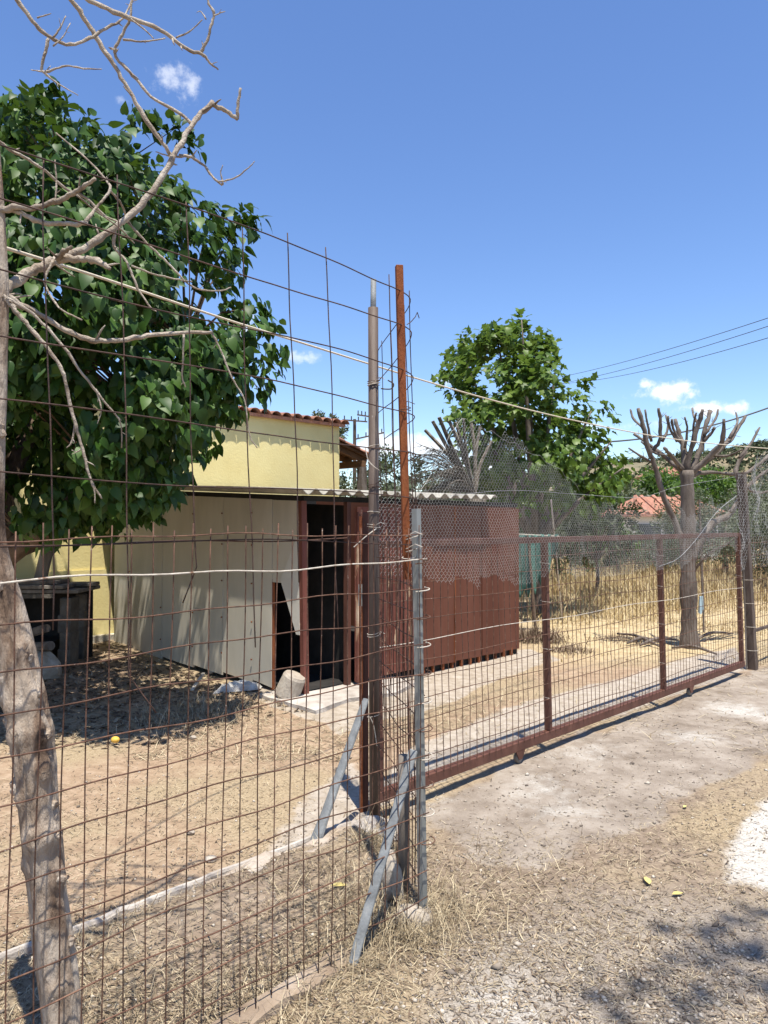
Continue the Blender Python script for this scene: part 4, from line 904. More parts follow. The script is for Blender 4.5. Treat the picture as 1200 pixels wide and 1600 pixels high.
tile_roof_house('bungalow', 'low bungalow with an orange tiled roof beyond the olives', 1030, 34, 3.6, 4, 1.93, 2.75, MAT['whitewall'])
tile_roof_house('hillside_house', 'small white house half hidden on the lower hillside', 1052, 72, 5, 5, 6.2, 7.0, MAT['whitewall'])
def make_utility():
    Y = 34; b = Vector(((554 - 600) / FPX * Y, Y, 0)); t = thing('utility_pole', b, 'dark utility pole with three crossarms behind the brown porch', 'utility pole')
    top = at(554, 655, Y)
    MB().tube([b, Vector((b.x, b.y, top.z))], [.11, .07], 8).build('pole', MAT['pole'], t)
    for (a, c) in [((535, 656), (574, 659)), ((556, 686), (600, 676)), ((558, 648), (578, 651))]:
        p, q = at(*a, Y - .15), at(*c, Y - .15); arm = MB().bar(p, q, .06, .06, (0, 1, 0)).build('crossarm', MAT['pole'], t)
        for k in range(4):
            r = p.lerp(q, .08 + .28 * k); MB().tube([r, r + Vector((0, 0, .2))], .03, 6).build('insulator', MAT['cable'], arm)
    # long cables at the upper right
    for i, (p0, p1) in enumerate([((860, 592), (1230, 487)), ((872, 600), (1230, 500)), ((915, 596), (1230, 519))]):
        a, c = at(*p0, 62), at(*p1, 30); d = c - a; pts = [a + d * (k / 24) + Vector((0, 0, -.25 * 4 * (k / 24) * (1 - k / 24))) for k in range(-8, 33)]
        o = MB().tube(pts, .016, 5).build('power_line', MAT['cable'], None)
        tag(o, ['uppermost', 'middle one', 'lowest'][i] + ' of three thin power lines high above the pollarded tree', 'power line', 'three power lines above the field')
    a = at(955, 690, 14); c = at(1240, 622, 14); pts = [a.lerp(c, k / 20) + Vector((0, 0, -.15 * 4 * (k / 20) * (1 - k / 20))) for k in range(-3, 26)]
    o = MB().tube(pts, .016, 6).build('cable', MAT['cable'], None); tag(o, 'single black cable running past the sawn stubs of the pollarded tree', 'cable')
    # cream cord from the dead tree to the far gate post
    pts = [(*at(-60, 368, 2.1),), (*at(10, 388, 2.2),), (*at(170, 438, 2.9),), (*at(350, 498, 3.6),), (*at(450, 529, 4.0),), (*at(575, 568, 4.6),), (*at(660, 594, 5.1),), (*at(750, 620, 5.7),), (*at(850, 646, 6.5),), (*at(960, 670, 7.4),), (*at(1060, 687, 8.3),), (*at(1165, 698, 9.2),), (*at(1260, 705, 10.0),)]
    sp = smooth_path(pts, 5); o = MB().tube([Vector(p) for p in sp], [.0055] * len(sp), 6).build('cord', MAT['rope'], None, smooth=True)
    tag(o, 'cream plastic cord strung from the dead tree over the gate', 'cord')
make_utility()

# ------------------------------------------------------------------ teal shade cloth and stakes behind the gate
def make_field_things():
    b = G(838, 985); Y = b.y
    t = thing('shade_cloth', (b.x, b.y, 0), 'torn teal shade cloth hung on a cross stick beyond the shed end', 'shade cloth')
    vs = []; fs = []; nx, nz = 18, 16
    for j in range(nz + 1):
        for i in range(nx + 1):
            px = 809 + (872 - 809) * i / nx; bot = np.interp(px, [809, 830, 850, 872], [930, 925, 905, 850]); bot += 9 * math.sin(i * 1.9) + 5 * math.sin(i * 4.1); py = 834 + 3 * math.sin(i * .9) ** 2 + (bot - 834) * j / nz
            vs.append(at(px, py, Y + .07 * math.sin(i * .9) * (j / nz) + .03 * math.sin(i * 2.1 + j * .4)))
    for j in range(nz):
        for i in range(nx): a = j * (nx + 1) + i; fs.append((a, a + 1, a + nx + 2, a + nx + 1))
    o = MB().add(vs, fs).build('cloth', MAT['teal'], t, smooth=True, fix=False); sm = o.modifiers.new('thickness', 'SOLIDIFY'); sm.thickness = .004
    MB().tube([at(800, 834, Y), at(874, 838, Y)], .009, 6).build('cross_stick', MAT['wire_pale'], t)
    p = at(825, 836, Y); q = G(838, 990); q.z = -.05; MB().tube([p, q], [.018, .024], 7).build('stake', MAT['livebark'], t)
    p = at(861, 781, Y + .1); q = G(879, 976, -.05); o = MB().tube([p, q], .013, 7).build('stake', MAT['wire_pale'], None); tag(o, 'thin pale leaning stake beside the teal shade cloth', 'stake')
    t = thing('marker_stake', G(1096, 985), 'thin stake with a pale blue rag behind the pollarded trunk', 'stake')
    a = G(1100, 992, -.05); MB().tube([a, at(1093, 780, a.y)], .014, 6).build('stick', MAT['greybark'], t)
    c = at(1095, 945, a.y); MB().prism([c + Vector((-.02, -.02, .12)), c + Vector((.025, -.02, .13)), c + Vector((.03, -.02, -.06)), c + Vector((.0, -.02, -.14)), c + Vector((-.035, -.02, -.12))], (0, 1, 0), .03).build('rag', MAT['blue'], t)
    # dry weeds by the shed's far end, with their shade
    for (px, py, n, r, h, lab) in [(835, 1000, 900, .2, .24, 'dark dry weed clump at the foot of the red shed end'), (890, 1018, 380, .14, .10, 'flattened grey weed clump on the straw beside the gate stile'), (975, 1000, 260, .2, .08, 'low dry weed patch near the cut branches')]:
        g = G(px, py); x = rng.normal(g.x, r, n); y = rng.normal(g.y, r, n)
        o = blades('weed_clump', x, y, rng.uniform(.4, 1.1, n) * h, rng.uniform(.006, .014, n), np.clip(rng.normal(.8, .4, n), .05, 1.5), rng.uniform(0, .9, n), MAT['litter']); tag(o, lab, 'weeds', kind='stuff')
make_field_things()

# ------------------------------------------------------------------ old table, logs, debris on the left
def rock(name, c, r, mat, seed, squash=(1, 1, .7), sub=3, amp=.3, label=None, cat='stone', group=None, parent=None):
    bm = bmesh.new(); bmesh.ops.create_icosphere(bm, subdivisions=sub, radius=1)
    for v in bm.verts:
        k = 1 + amp * float(fbm(v.co.x * 1.3 + seed, v.co.y * 1.3, v.co.z * 1.3)) * 1.6
        v.co = Vector((v.co.x * squash[0], v.co.y * squash[1], v.co.z * squash[2])) * (k * r)
    me = bpy.data.meshes.new(name); bm.to_mesh(me); bm.free(); me.materials.append(mat)
    o = bpy.data.objects.new(name, me); o.location = c; COL.objects.link(o)
    if label: tag(o, label, cat, group)
    return o if parent is None else adopt(o, parent)
def make_table():
    Y = 8.35; x1 = (138 - 600) / FPX * Y; x0 = x1 - 1.35; zt = .90
    t = thing('work_table', (x1 - .6, Y, 0), 'rough old table of stacked boards on block legs by the yellow wall', 'table')
    for i, (a, b, z, y0, y1, m) in enumerate([(x0, x1 + .02, zt - .045, -.32, .32, 'oldwood'), (x0 - .05, x1 - .12, zt + .004, -.36, -.06, 'oldwood'), (x0 + .1, x1 + .06, zt + .002, -.04, .2, 'oldwood'), (x0 + .05, x1 - .22, zt + .042, -.28, .05, 'greybark')]):
        MB().box(((a + b) / 2, Y + (y0 + y1) / 2, z), ((1, 0, .004 * i), (0, 1, 0), (0, 0, 1)), ((b - a) / 2, (y1 - y0) / 2, .020)).build('top_board', MAT[m], t, bevel=.006)
    MB().box(((x0 + x1) / 2 - .05, Y - .34, zt - .095), ((1, 0, .01), (0, 1, 0), (0, 0, 1)), (.5, .012, .022)).build('front_rail', MAT['block'], t)
    for j in range(4):
        w = .068 - .006 * (j % 2); MB().box((x1 - .14 + .012 * (j % 2), Y - .18, .10 + .185 * j + .03), ((1, .05 * (-1) ** j, 0), (0, 1, 0), (0, 0, 1)), (w, .12, .1)).build('leg_block', MAT['block'], t, bevel=.012)
        MB().box((x0 + .14, Y - .18, .10 + .185 * j + .03), ((1, 0, 0), (0, 1, 0), (0, 0, 1)), (w, .12, .1)).build('leg_block', MAT['block'], t, bevel=.012)
        MB().box((x1 - .16, Y + .24, .10 + .185 * j + .03), ((1, 0, 0), (0, 1, 0), (0, 0, 1)), (w * .8, .08, .1)).build('leg_block', MAT['block'], t, bevel=.012)
    MB().box(((x0 + x1) / 2, Y + .28, .40), ((1, 0, 0), (0, 1, 0), (0, 0, 1)), (.62, .015, .45)).build('back_board', MAT['dark'], t)  # back and inner piece near-black: shade beneath the top put into the colour
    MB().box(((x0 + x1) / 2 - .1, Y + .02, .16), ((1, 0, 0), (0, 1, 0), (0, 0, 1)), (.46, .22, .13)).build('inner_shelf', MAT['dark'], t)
    o = MB(); a = Vector(((70 - 600) / FPX * Y, Y - .02, zt + .06)); MB().bar(a + Vector((-.04, 0, -.015)), at(78, 842, Y - .02), .135, .05, (1, 0, 0)).build('plank', MAT['oldwood'], None, bevel=.008)
    tag(bpy.data.objects[-1] if False else [x for x in COL.objects if x.name.startswith('plank')][-1], 'grey weathered plank standing upright on the old table', 'plank')
    for i, (px, py, r, L, lab) in enumerate([(62, 985, .045, .3, 'grey split log poking out beside the dead trunk, highest of its pile'), (68, 1010, .05, .32, 'grey split log poking out beside the dead trunk, middle of its pile'), (60, 1035, .055, .36, 'thick grey log at the bottom of the pile beside the dead trunk')]):
        c = at(px, py, 7.6); d = Vector((.8, -.45, .25 - .12 * i)).normalized()
        pts = [c - d * L, c - d * (L * .4), c + d * .12]; o = MB().tube(pts, [r, r * 1.05, r * .95], 9).build('log', MAT['greybark'], None, smooth=False); tag(o, lab, 'log', 'logs piled by the old table')
    for i, (px, Yb) in enumerate([(40, 7.75), (62, 7.62)]):
        g = Vector(((px - 600) / FPX * Yb, Yb, 0)); rock('stone', g + Vector((0, 0, .14 - .03 * i)), .2, MAT['stone'], 3 + i * 5, (1, .8, .9), 3, .35, ['rough block carrying the logs by the old table', 'smaller rough block under the log ends'][i])
make_table()
def make_debris():
    # tilted concrete drum by the shed door post
    g = G(452, 1092); t = Vector((.42, -.1, 1)).normalized(); mb = MB()
    pts = [g + Vector((-.03, 0, .015)) + t * z for z in (0, .02, .2, .225)]; mb.tube(pts, [.105, .118, .108, .095], 18); o = mb.build('concrete_drum', MAT['stone'], None, smooth=False); tag(o, 'tilted round concrete lump beside the shed door post', 'concrete block')
    # crumpled cloth
    g = G(372, 1080); vs = []; fs = []; n = 22
    for j in range(n + 1):
        for i in range(n + 1):
            u, v = (i / n - .5), (j / n - .5); e = max(0, 1 - (2 * max(abs(u), abs(v))) ** 4)
            z = .01 + e * (.05 + .07 * float(fbm(u * 5 + 3, v * 5, 1.5)) + .04 * abs(float(vnoise(u * 11, v * 9, 2.2)))); p = g + U2 * (u * .25 + .02 * v) - Vector((0, 0, 0)) + Vector((u * .22, v * .12, 0)); vs.append((p.x, p.y, max(.004, z)))
    for j in range(n):
        for i in range(n): a = j * (n + 1) + i; fs.append((a, a + 1, a + n + 2, a + n + 1))
    m = MB().add(vs, fs).build('cloth_scrap', MAT['cloth'], None, fix=False); s = m.modifiers.new('thickness', 'SOLIDIFY'); s.thickness = .006; tag(m, 'crumpled dirty white cloth by the cream shed wall', 'cloth')
    a = G(300, 1078, .02); b = G(318, 1052, .1); o = MB().bar(a, b, .03, .012, (1, 0, 0)).build('wood_slat', MAT['wire_pale'], None); tag(o, 'pale thin slat lying in the shade near the cloth', 'slat')
    g = G(180, 1160); rock('fruit', g + Vector((0, 0, .02)), .025, MAT['fruit'], 2, (1.25, 1, .95), 3, .06, 'yellow fallen fruit on the edge of the tree shade', 'fruit')
    specs = [(297, 1388, .024, 'white stone resting against the concrete track'), (298, 1300, .016, 'small pale pebble on the bare yard soil above the track'), (302, 1152, .02, 'small pale stone on the straw nearest the shaded litter'), (330, 1342, .022, 'flat pale stone just behind the concrete track'), (210, 1510, .03, 'grey pebble in the dry grass in front of the track'), (330, 1050, .03, 'small stone at the foot of the cream wall')]
    for i, (px, py, r, lab) in enumerate(specs): rock('pebble', G(px, py, r * .4), r, MAT['stone'], i * 7 + 1, (1.2, 1, .75), 2, .3, lab, 'stone')
    # fallen yellow leaves
    V0, F0 = leaf_template('olive'); 
    for i, (px, py, ang, s, lab) in enumerate([(1015, 1384, 1.45, .085, 'slim yellow leaf lying on the bare ground outside the gate'), (1050, 1398, .35, .06, 'curled yellow leaf beside the slim one on the ground'), (517, 1396, .2, .075, 'dry yellow leaf on the grass inside the wire fence'), (1068, 1262, .9, .05, 'small brown leaf on the worn concrete')]):
        me = bpy.data.meshes.new('fallen_leaf'); vv = V0 * s; vv[:, 0] *= 1.2; vv[:, 2] *= .6; me.from_pydata(vv.tolist(), [], F0.tolist()); me.materials.append(MAT['fallen']); o = bpy.data.objects.new('fallen_leaf', me); COL.objects.link(o)
        g = G(px, py); o.location = (g.x, g.y, float(ground_z(np.array([g.x]), np.array([g.y]))[0]) + .016); o.rotation_euler = (.12, .1, ang - 1.57); sm = o.modifiers.new('thickness', 'SOLIDIFY'); sm.thickness = .0015; tag(o, lab, 'leaf')
    # footing lumps
    rock('footing', G(575, 1302) + Vector((0, 0, .0)), .13, MAT['concrete'], 31, (1.3, 1, .45), 3, .35, 'rough concrete lump round the brown pole base', 'concrete')
    rock('footing', G(612, 1405) + Vector((0, .03, .06)), .085, MAT['stone'], 37, (.8, .9, 1.5), 3, .4, 'pitted concrete lump between the grey bar and corner post', 'concrete')
    rock('footing', G(640, 1440) + Vector((0, .02, .0)), .09, MAT['stone'], 39, (1.0, .8, .7), 3, .4, 'low stone at the corner post foot in the grass', 'stone')
make_debris()

# ------------------------------------------------------------------ the wire fences
ND = Vector((.155, 2.99, 0))            # corner post foot
def FL(t, z=0): return ND + U2 * t + Vector((0, 0, z))
def wobble_line(a, b, n, amp, seed):
    a = Vector(a); b = Vector(b); out = []
    for i in range(n + 1):
        p = a.lerp(b, i / n); q = p * 3 + Vector((seed * 3.1, seed * 1.7, 0))
        out.append(p + Vector((float(vnoise(q.x, q.y, q.z)), float(vnoise(q.x + 9, q.y, q.z)), float(vnoise(q.x, q.y + 9, q.z)))) * amp)
    return out
def make_front_fence():
    f = thing('wire_fence', FL(-1.2), 'rusty small-celled wire fence with one pale rod beside the dead trunk', 'fence')
    rows = [1.545 - .112 * k for k in range(14)]
    t0, t1 = -2.75, .02
    def bulge(t, z): return -V2 * (.012 * math.sin(t * 2.2 + 1) * (1 + .6 * math.sin(z * 3)))
    for k, z in enumerate(rows):
        if z < .03: continue
        pts = []
        n = 34
        for i in range(n + 1):
            t = t0 + (t1 - t0) * i / n; sag = .006 * math.sin(t * 5 + k * 1.9) + .004 * math.sin(t * 13 + k)
            pts.append(FL(t, z + sag) + bulge(t, z))
        MB().tube(pts,   .0023 if k != 1 else .0031, 6).build('horizontal_wire', MAT['wire_pale'] if k == 1 else MAT['wire'], f, smooth=True)
    t = -2.7; i = 0
    while t < .0:
        lean = -.016 * (t + .2) * 1.6; pts = []
        for j in range(15):
            z = 1.575 + .012 * math.sin(i * 2.7) - j / 14 * (1.565 if i % 9 else 1.5)
            pts.append(FL(t + .003 * math.sin(i * 1.3 + j * .6) - (1.55 - z) * .010, z) + bulge(t, z) + V2 * .0045)
        MB().tube(pts, .0021, 5).build('vertical_wire', MAT['wire'], f, smooth=True); t += .0635 + random.uniform(-.003, .003); i += 1
    # second overlapping top wire
    MB().tube([FL(-2.7 + 2.3 * i / 20, 1.528 + .004 * math.sin(i)) + V2 * .012 for i in range(21)], .0024, 5).build('horizontal_wire', MAT['wire'], f)
    # return panel from the corner post back to the brown pole
    r = thing('return_fence', (.12, 3.5, 0), 'short rusty mesh return between the corner post and brown pole', 'fence')
    a = Vector((.165, 3.06, 0)); b = Vector((-.03, 3.95, 0)); d = b - a
    for k, z in enumerate(rows[:14]):
        if z < .03: continue
        MB().tube(wobble_line(a + Vector((0, 0, z)), b + Vector((0, 0, z * .985)), 12, .012, k), .0024, 5).build('horizontal_wire', MAT['wire'], r)
    for k in range(14):
        p = a.lerp(b, k / 13.0); MB().tube(wobble_line(p + Vector((0, 0, 1.5)), p + Vector((0, 0, .0)), 12, .010, k + 40), .0024, 5).build('vertical_wire', MAT['wire'], r)
    # hooked wire ends round the corner post
    for k, z in enumerate(rows[1:12]):
        c = Vector((.165 - .02 * (z - .8), 2.995, z)); pts = [c + Vector((.03 * math.cos(an), .03 * math.sin(an), .004 * an)) for an in np.linspace(-2.6, 1.2, 9)]
        MB().tube(pts, .0024, 5).build('wire_hook', MAT['wire_pale'] if k % 2 else MAT['wire'], f)
make_front_fence()
def make_tall_mesh():
    f = thing('tall_mesh', FL(-.9), 'tall wide-celled rusty mesh curling behind the thin orange post', 'mesh')
    plan = [FL(t) for t in np.arange(-2.9, -.25, .18)] + [Vector((.015, 2.885, 0)), Vector((.10, 2.985, 0)), Vector((.150, 3.08, 0)), Vector((.160, 3.17, 0)), Vector((.145, 3.32, 0)), Vector((.09, 3.62, 0)), Vector((.03, 3.9, 0)), Vector((-.015, 4.15, 0))]
    sp = smooth_path([tuple(p) for p in plan], 6); S = [Vector(p) for p in sp]
    # arc length
    acc = [0]
    for i in range(1, len(S)): acc.append(acc[-1] + (S[i] - S[i - 1]).length)
    def P(s):
        i = min(len(S) - 2, max(0, int(np.searchsorted(acc, s)) - 1)); k = (s - acc[i]) / max(1e-6, acc[i + 1] - acc[i]); return S[i].lerp(S[i + 1], k)
    total = acc[-1]
    def lean(z): return Vector((-.035 * max(0, z - 1.2), .01 * (z - 1.2), 0))
    ztop = lambda s: 2.57 - .03 * max(0, s - 2.2) + .006 * math.sin(s * 2.1)
    for k in range(7):
        dz = [0, .155, .335, .50, .675, .86, 1.04][k]; pts = []
        end = total - [.0, .12, .0, .25, .05, .0, .9][k]
        for s in np.linspace(0, end, 90): z = ztop(s) - dz + .008 * math.sin(s * 4 + k * 2); pts.append(P(s) + lean(z) + Vector((0, 0, z)))
        MB().tube(pts, .0023, 6).build('horizontal_wire', MAT['wire_dark'], f, smooth=True)
    # uprights at photographed spacing
    s0 = acc[min(range(len(S)), key=lambda i: (S[i] - FL(0)).length)]
    sv = [s0 + (on_line(px, 2.835) - ND).dot(U2) for px in (-160, -30, 90, 208, 313, 400, 473, 531)] + [s0 - .09, s0 + .16, s0 + .30, s0 + .47, s0 + .66, s0 + .86, s0 + 1.05]
    for i, s in enumerate(sv):
        z1 = ztop(s) + [.03, .02, .0, .03, .02, .0, .04, .04, .04, .05, .03, .05, .06, .02, .03][i]; z0 = [1.1, 1.1, 1.3, 1.15, 1.45, 1.18, 1.38, 1.2, 1.2, .6, .6, .5, .4, .6, .6][i]; n = 16; b = P(max(0, min(total, s)))
        pts = []
        for j in range(n + 1):
            z = z1 + (z0 - z1) * j / n; pts.append(b + lean(z) + Vector((.004 * math.sin(j * .4 + i * 1.7) + .0012 * math.sin(j * 1.3 + i), .002 * math.sin(j * .9 + i), z)) + V2 * .005)
        if i in (3, 4):                       # loose ends curl away
            for q in range(1, 5): pts.append(pts[-1] + Vector(((.018 if i == 3 else -.012) * 1, .006, -.028)))
        MB().tube(pts, .0022, 5).build('vertical_wire', MAT['wire_dark'], f, smooth=True)
    c = at(648, 500, 3.2); MB().tube([at(636, 507, 3.1), at(642, 503, 3.12), at(649, 495, 3.12), at(652, 488, 3.12), at(655, 497, 3.15)], .002, 5).build('loose_end', MAT['wire_dark'], f)
make_tall_mesh()

# ------------------------------------------------------------------ posts and bars
def angle_bar(name, p, q, w, th, side, mat, parent=None):
    p = Vector(p); q = Vector(q); d = (q - p).normalized(); sd = Vector(side); sd = (sd - d * sd.dot(d)).normalized(); o = d.cross(sd).normalized()
    if o.y > 0: o = -o
    prof = [(0, 0), (w, 0), (w, th), (th, th), (th, w), (0, w)]
    A = [p + sd * (-x) + o * (-y) for x, y in prof]; B = [q + sd * (-x) + o * (-y) for x, y in prof]
    vs = A + B; fs = [tuple(range(6)), tuple(range(11, 5, -1))] + [(i, (i + 1) % 6, (i + 1) % 6 + 6, i + 6) for i in range(6)]
    return MB().add(vs, fs).build(name, mat, parent)
def wire_tie(c, r, parent, turns=2.2, mat='wire_pale', tail=.06, seed=0):
    c = Vector(c); pts = []
    for a in np.linspace(0, turns * 2 * math.pi, int(turns * 10)): pts.append(c + Vector((math.cos(a) * r, math.sin(a) * r, .006 * a / 3 + .006 * math.sin(a + seed))))
    pts.append(pts[-1] + Vector((tail * .5, -.02, tail * .3))); pts.append(pts[-1] + Vector((tail * .5, .0, -tail * .2)))
    MB().tube(pts, .0018, 5).build('wire_tie', MAT[mat], parent)
def make_posts():
    # silver angle corner post
    t = thing('corner_post', G(661, 1432), 'galvanised silver angle post at the fence corner in dry grass', 'post')
    base = G(662, 1436); base.z = -.08; top = at(651, 795, 2.99)
    angle_bar('angle_bar', base, top, .027, .005, (-1, -1.1, 0), MAT['galv'], t)
    for z in (1.47, 1.52): wire_tie((.115, 3.0, z), .026, t, 1.6, seed=z)
    wire_tie((.10, 3.0, 1.44), .028, t, 1.3)
    # orange rusty bar above
    t = thing('rusty_post', at(640, 880, 3.02), 'thin orange-rusted steel bar tied above the silver corner post', 'post')
    a = at(636, 905, 3.03); b = at(623.5, 415, 3.03); MB().bar(a, b, .030, .026, (1, .2, 0)).build('bar', MAT['rust'], t, bevel=.002)
    for py in (642, 854): wire_tie(at(640 - (880 - py) * .03, py, 3.03), .024, t, 1.4, mat='wire_dark')
    # stub of an old post
    b = G(630, 1402); o = MB().tube([b + Vector((0, .0, -.06)), b + Vector((.004, 0, .3)), b + Vector((.0, .0, .60))], [.026, .025, .022], 9).build('post_stub', MAT['oldwood'], None, smooth=True); tag(o, 'short weathered stub post behind the leaning grey bar', 'post')
    # leaning grey bar
    a = G(549, 1504); a.z = -.02; c = at(646, 1172, 2.985); o = MB().bar(a, c, .036, .026, (1, 0, 0)).build('leaning_bar', MAT['greybar'], None, bevel=.004); tag(o, 'grey steel bar leaning against the silver corner post', 'bar')
    # brown pole with the thin grey pipe in its top
    Y = 4.0; b = G(586, 1278); t = thing('fence_pole', b, 'tall dark brown round pole with a thin pipe in its top', 'pole')
    b2 = b.copy(); b2.z = -.1; top = at(583, 481, b.y); MB().tube([b2, b.lerp(top, .5), top], [.031, .029, .0275], 20).build('tube', MAT['pole'], t, smooth=True)
    q = at(583.5, 437, b.y); MB().tube([top - Vector((0, 0, .1)), q], .0155, 12).build('inner_pipe', MAT['greybar'], t, smooth=True)
    for i, py in enumerate((598, 603, 700, 765, 803, 826, 831, 995, 1120)): wire_tie(at(584, py, b.y), .035, t, 1.3 + .5 * (i % 2), mat=('wire_pale' if i % 3 else 'wire_dark'), tail=.05, seed=i)
    MB().tube(smooth_path([tuple(at(595, 607, b.y)), tuple(at(604, 608, b.y)), tuple(at(612, 607, b.y)), tuple(at(615, 600, b.y)), tuple(at(606, 594, b.y))], 4), .004, 6).build('hook', MAT['cable'], t)
    MB().tube(smooth_path([tuple(at(571, 700, 3.9)), tuple(at(575, 718, 3.9)), tuple(at(583, 728, 3.9)), tuple(at(593, 735, 3.92))], 4), .003, 6).build('loose_wire', MAT['wire_pale'], t)
    MB().tube(smooth_path([tuple(at(553, 855, 3.9)), tuple(at(572, 838, 3.9)), tuple(at(588, 826, 3.93))], 4), .003, 6).build('loose_wire', MAT['wire_pale'], t)
    MB().tube(smooth_path([tuple(at(578, 1120, 3.92)), tuple(at(584, 1135, 3.92)), tuple(at(589, 1165, 3.93))], 4), .003, 6).build('loose_wire', MAT['wire_pale'], t)
    # gate catch post
    b = G(569, 1262); t = thing('catch_post', b, 'red-brown steel channel post strapped beside the brown pole', 'post')
    pb = b.copy(); pb.z = -.08; top = at(568, 801, b.y); MB().bar(pb, top, .042, .045, (1, .3, 0)).build('channel', MAT['redpaint'], t, bevel=.003)
    s = Vector((.0, -.03, 0)); MB().bar(pb + s + Vector((-.016, 0, 0)), top + s + Vector((-.016, 0, -.02)), .016, .014, (1, .3, 0)).build('flange', MAT['rust'], t)
    c = at(563, 930, b.y - .05); 
    for dx in (-.008, .008): MB().tube([c + Vector((dx, 0, .06)), c + Vector((dx, 0, -.06))], .003, 6).build('turnbuckle', MAT['galv'], t)
    MB().tube([at(562, 830, b.y - .05), c + Vector((0, 0, .06))], .002, 5).build('turnbuckle_rod', MAT['wire'], t); MB().tube([c + Vector((0, 0, -.06)), at(564, 1085, b.y - .05)], .002, 5).build('turnbuckle_rod', MAT['wire'], t)
    # flattened pipe leaning inside
    a = G(490, 1328); a.z = .012; c = at(572, 1092, 3.93); m = a.lerp(c, .5)
    mb = MB(); pts = [a, a.lerp(c, .08), a.lerp(c, .2), m, a.lerp(c, .95), c]; mb.tube(pts, [.036, .034, .028, .026, .022, .018], 12, squash=.55); o = mb.build('leaning_pipe', MAT['greybar'], None, smooth=False); tag(o, 'grey flattened pipe leaning on the red-brown catch post', 'pipe')
make_posts()

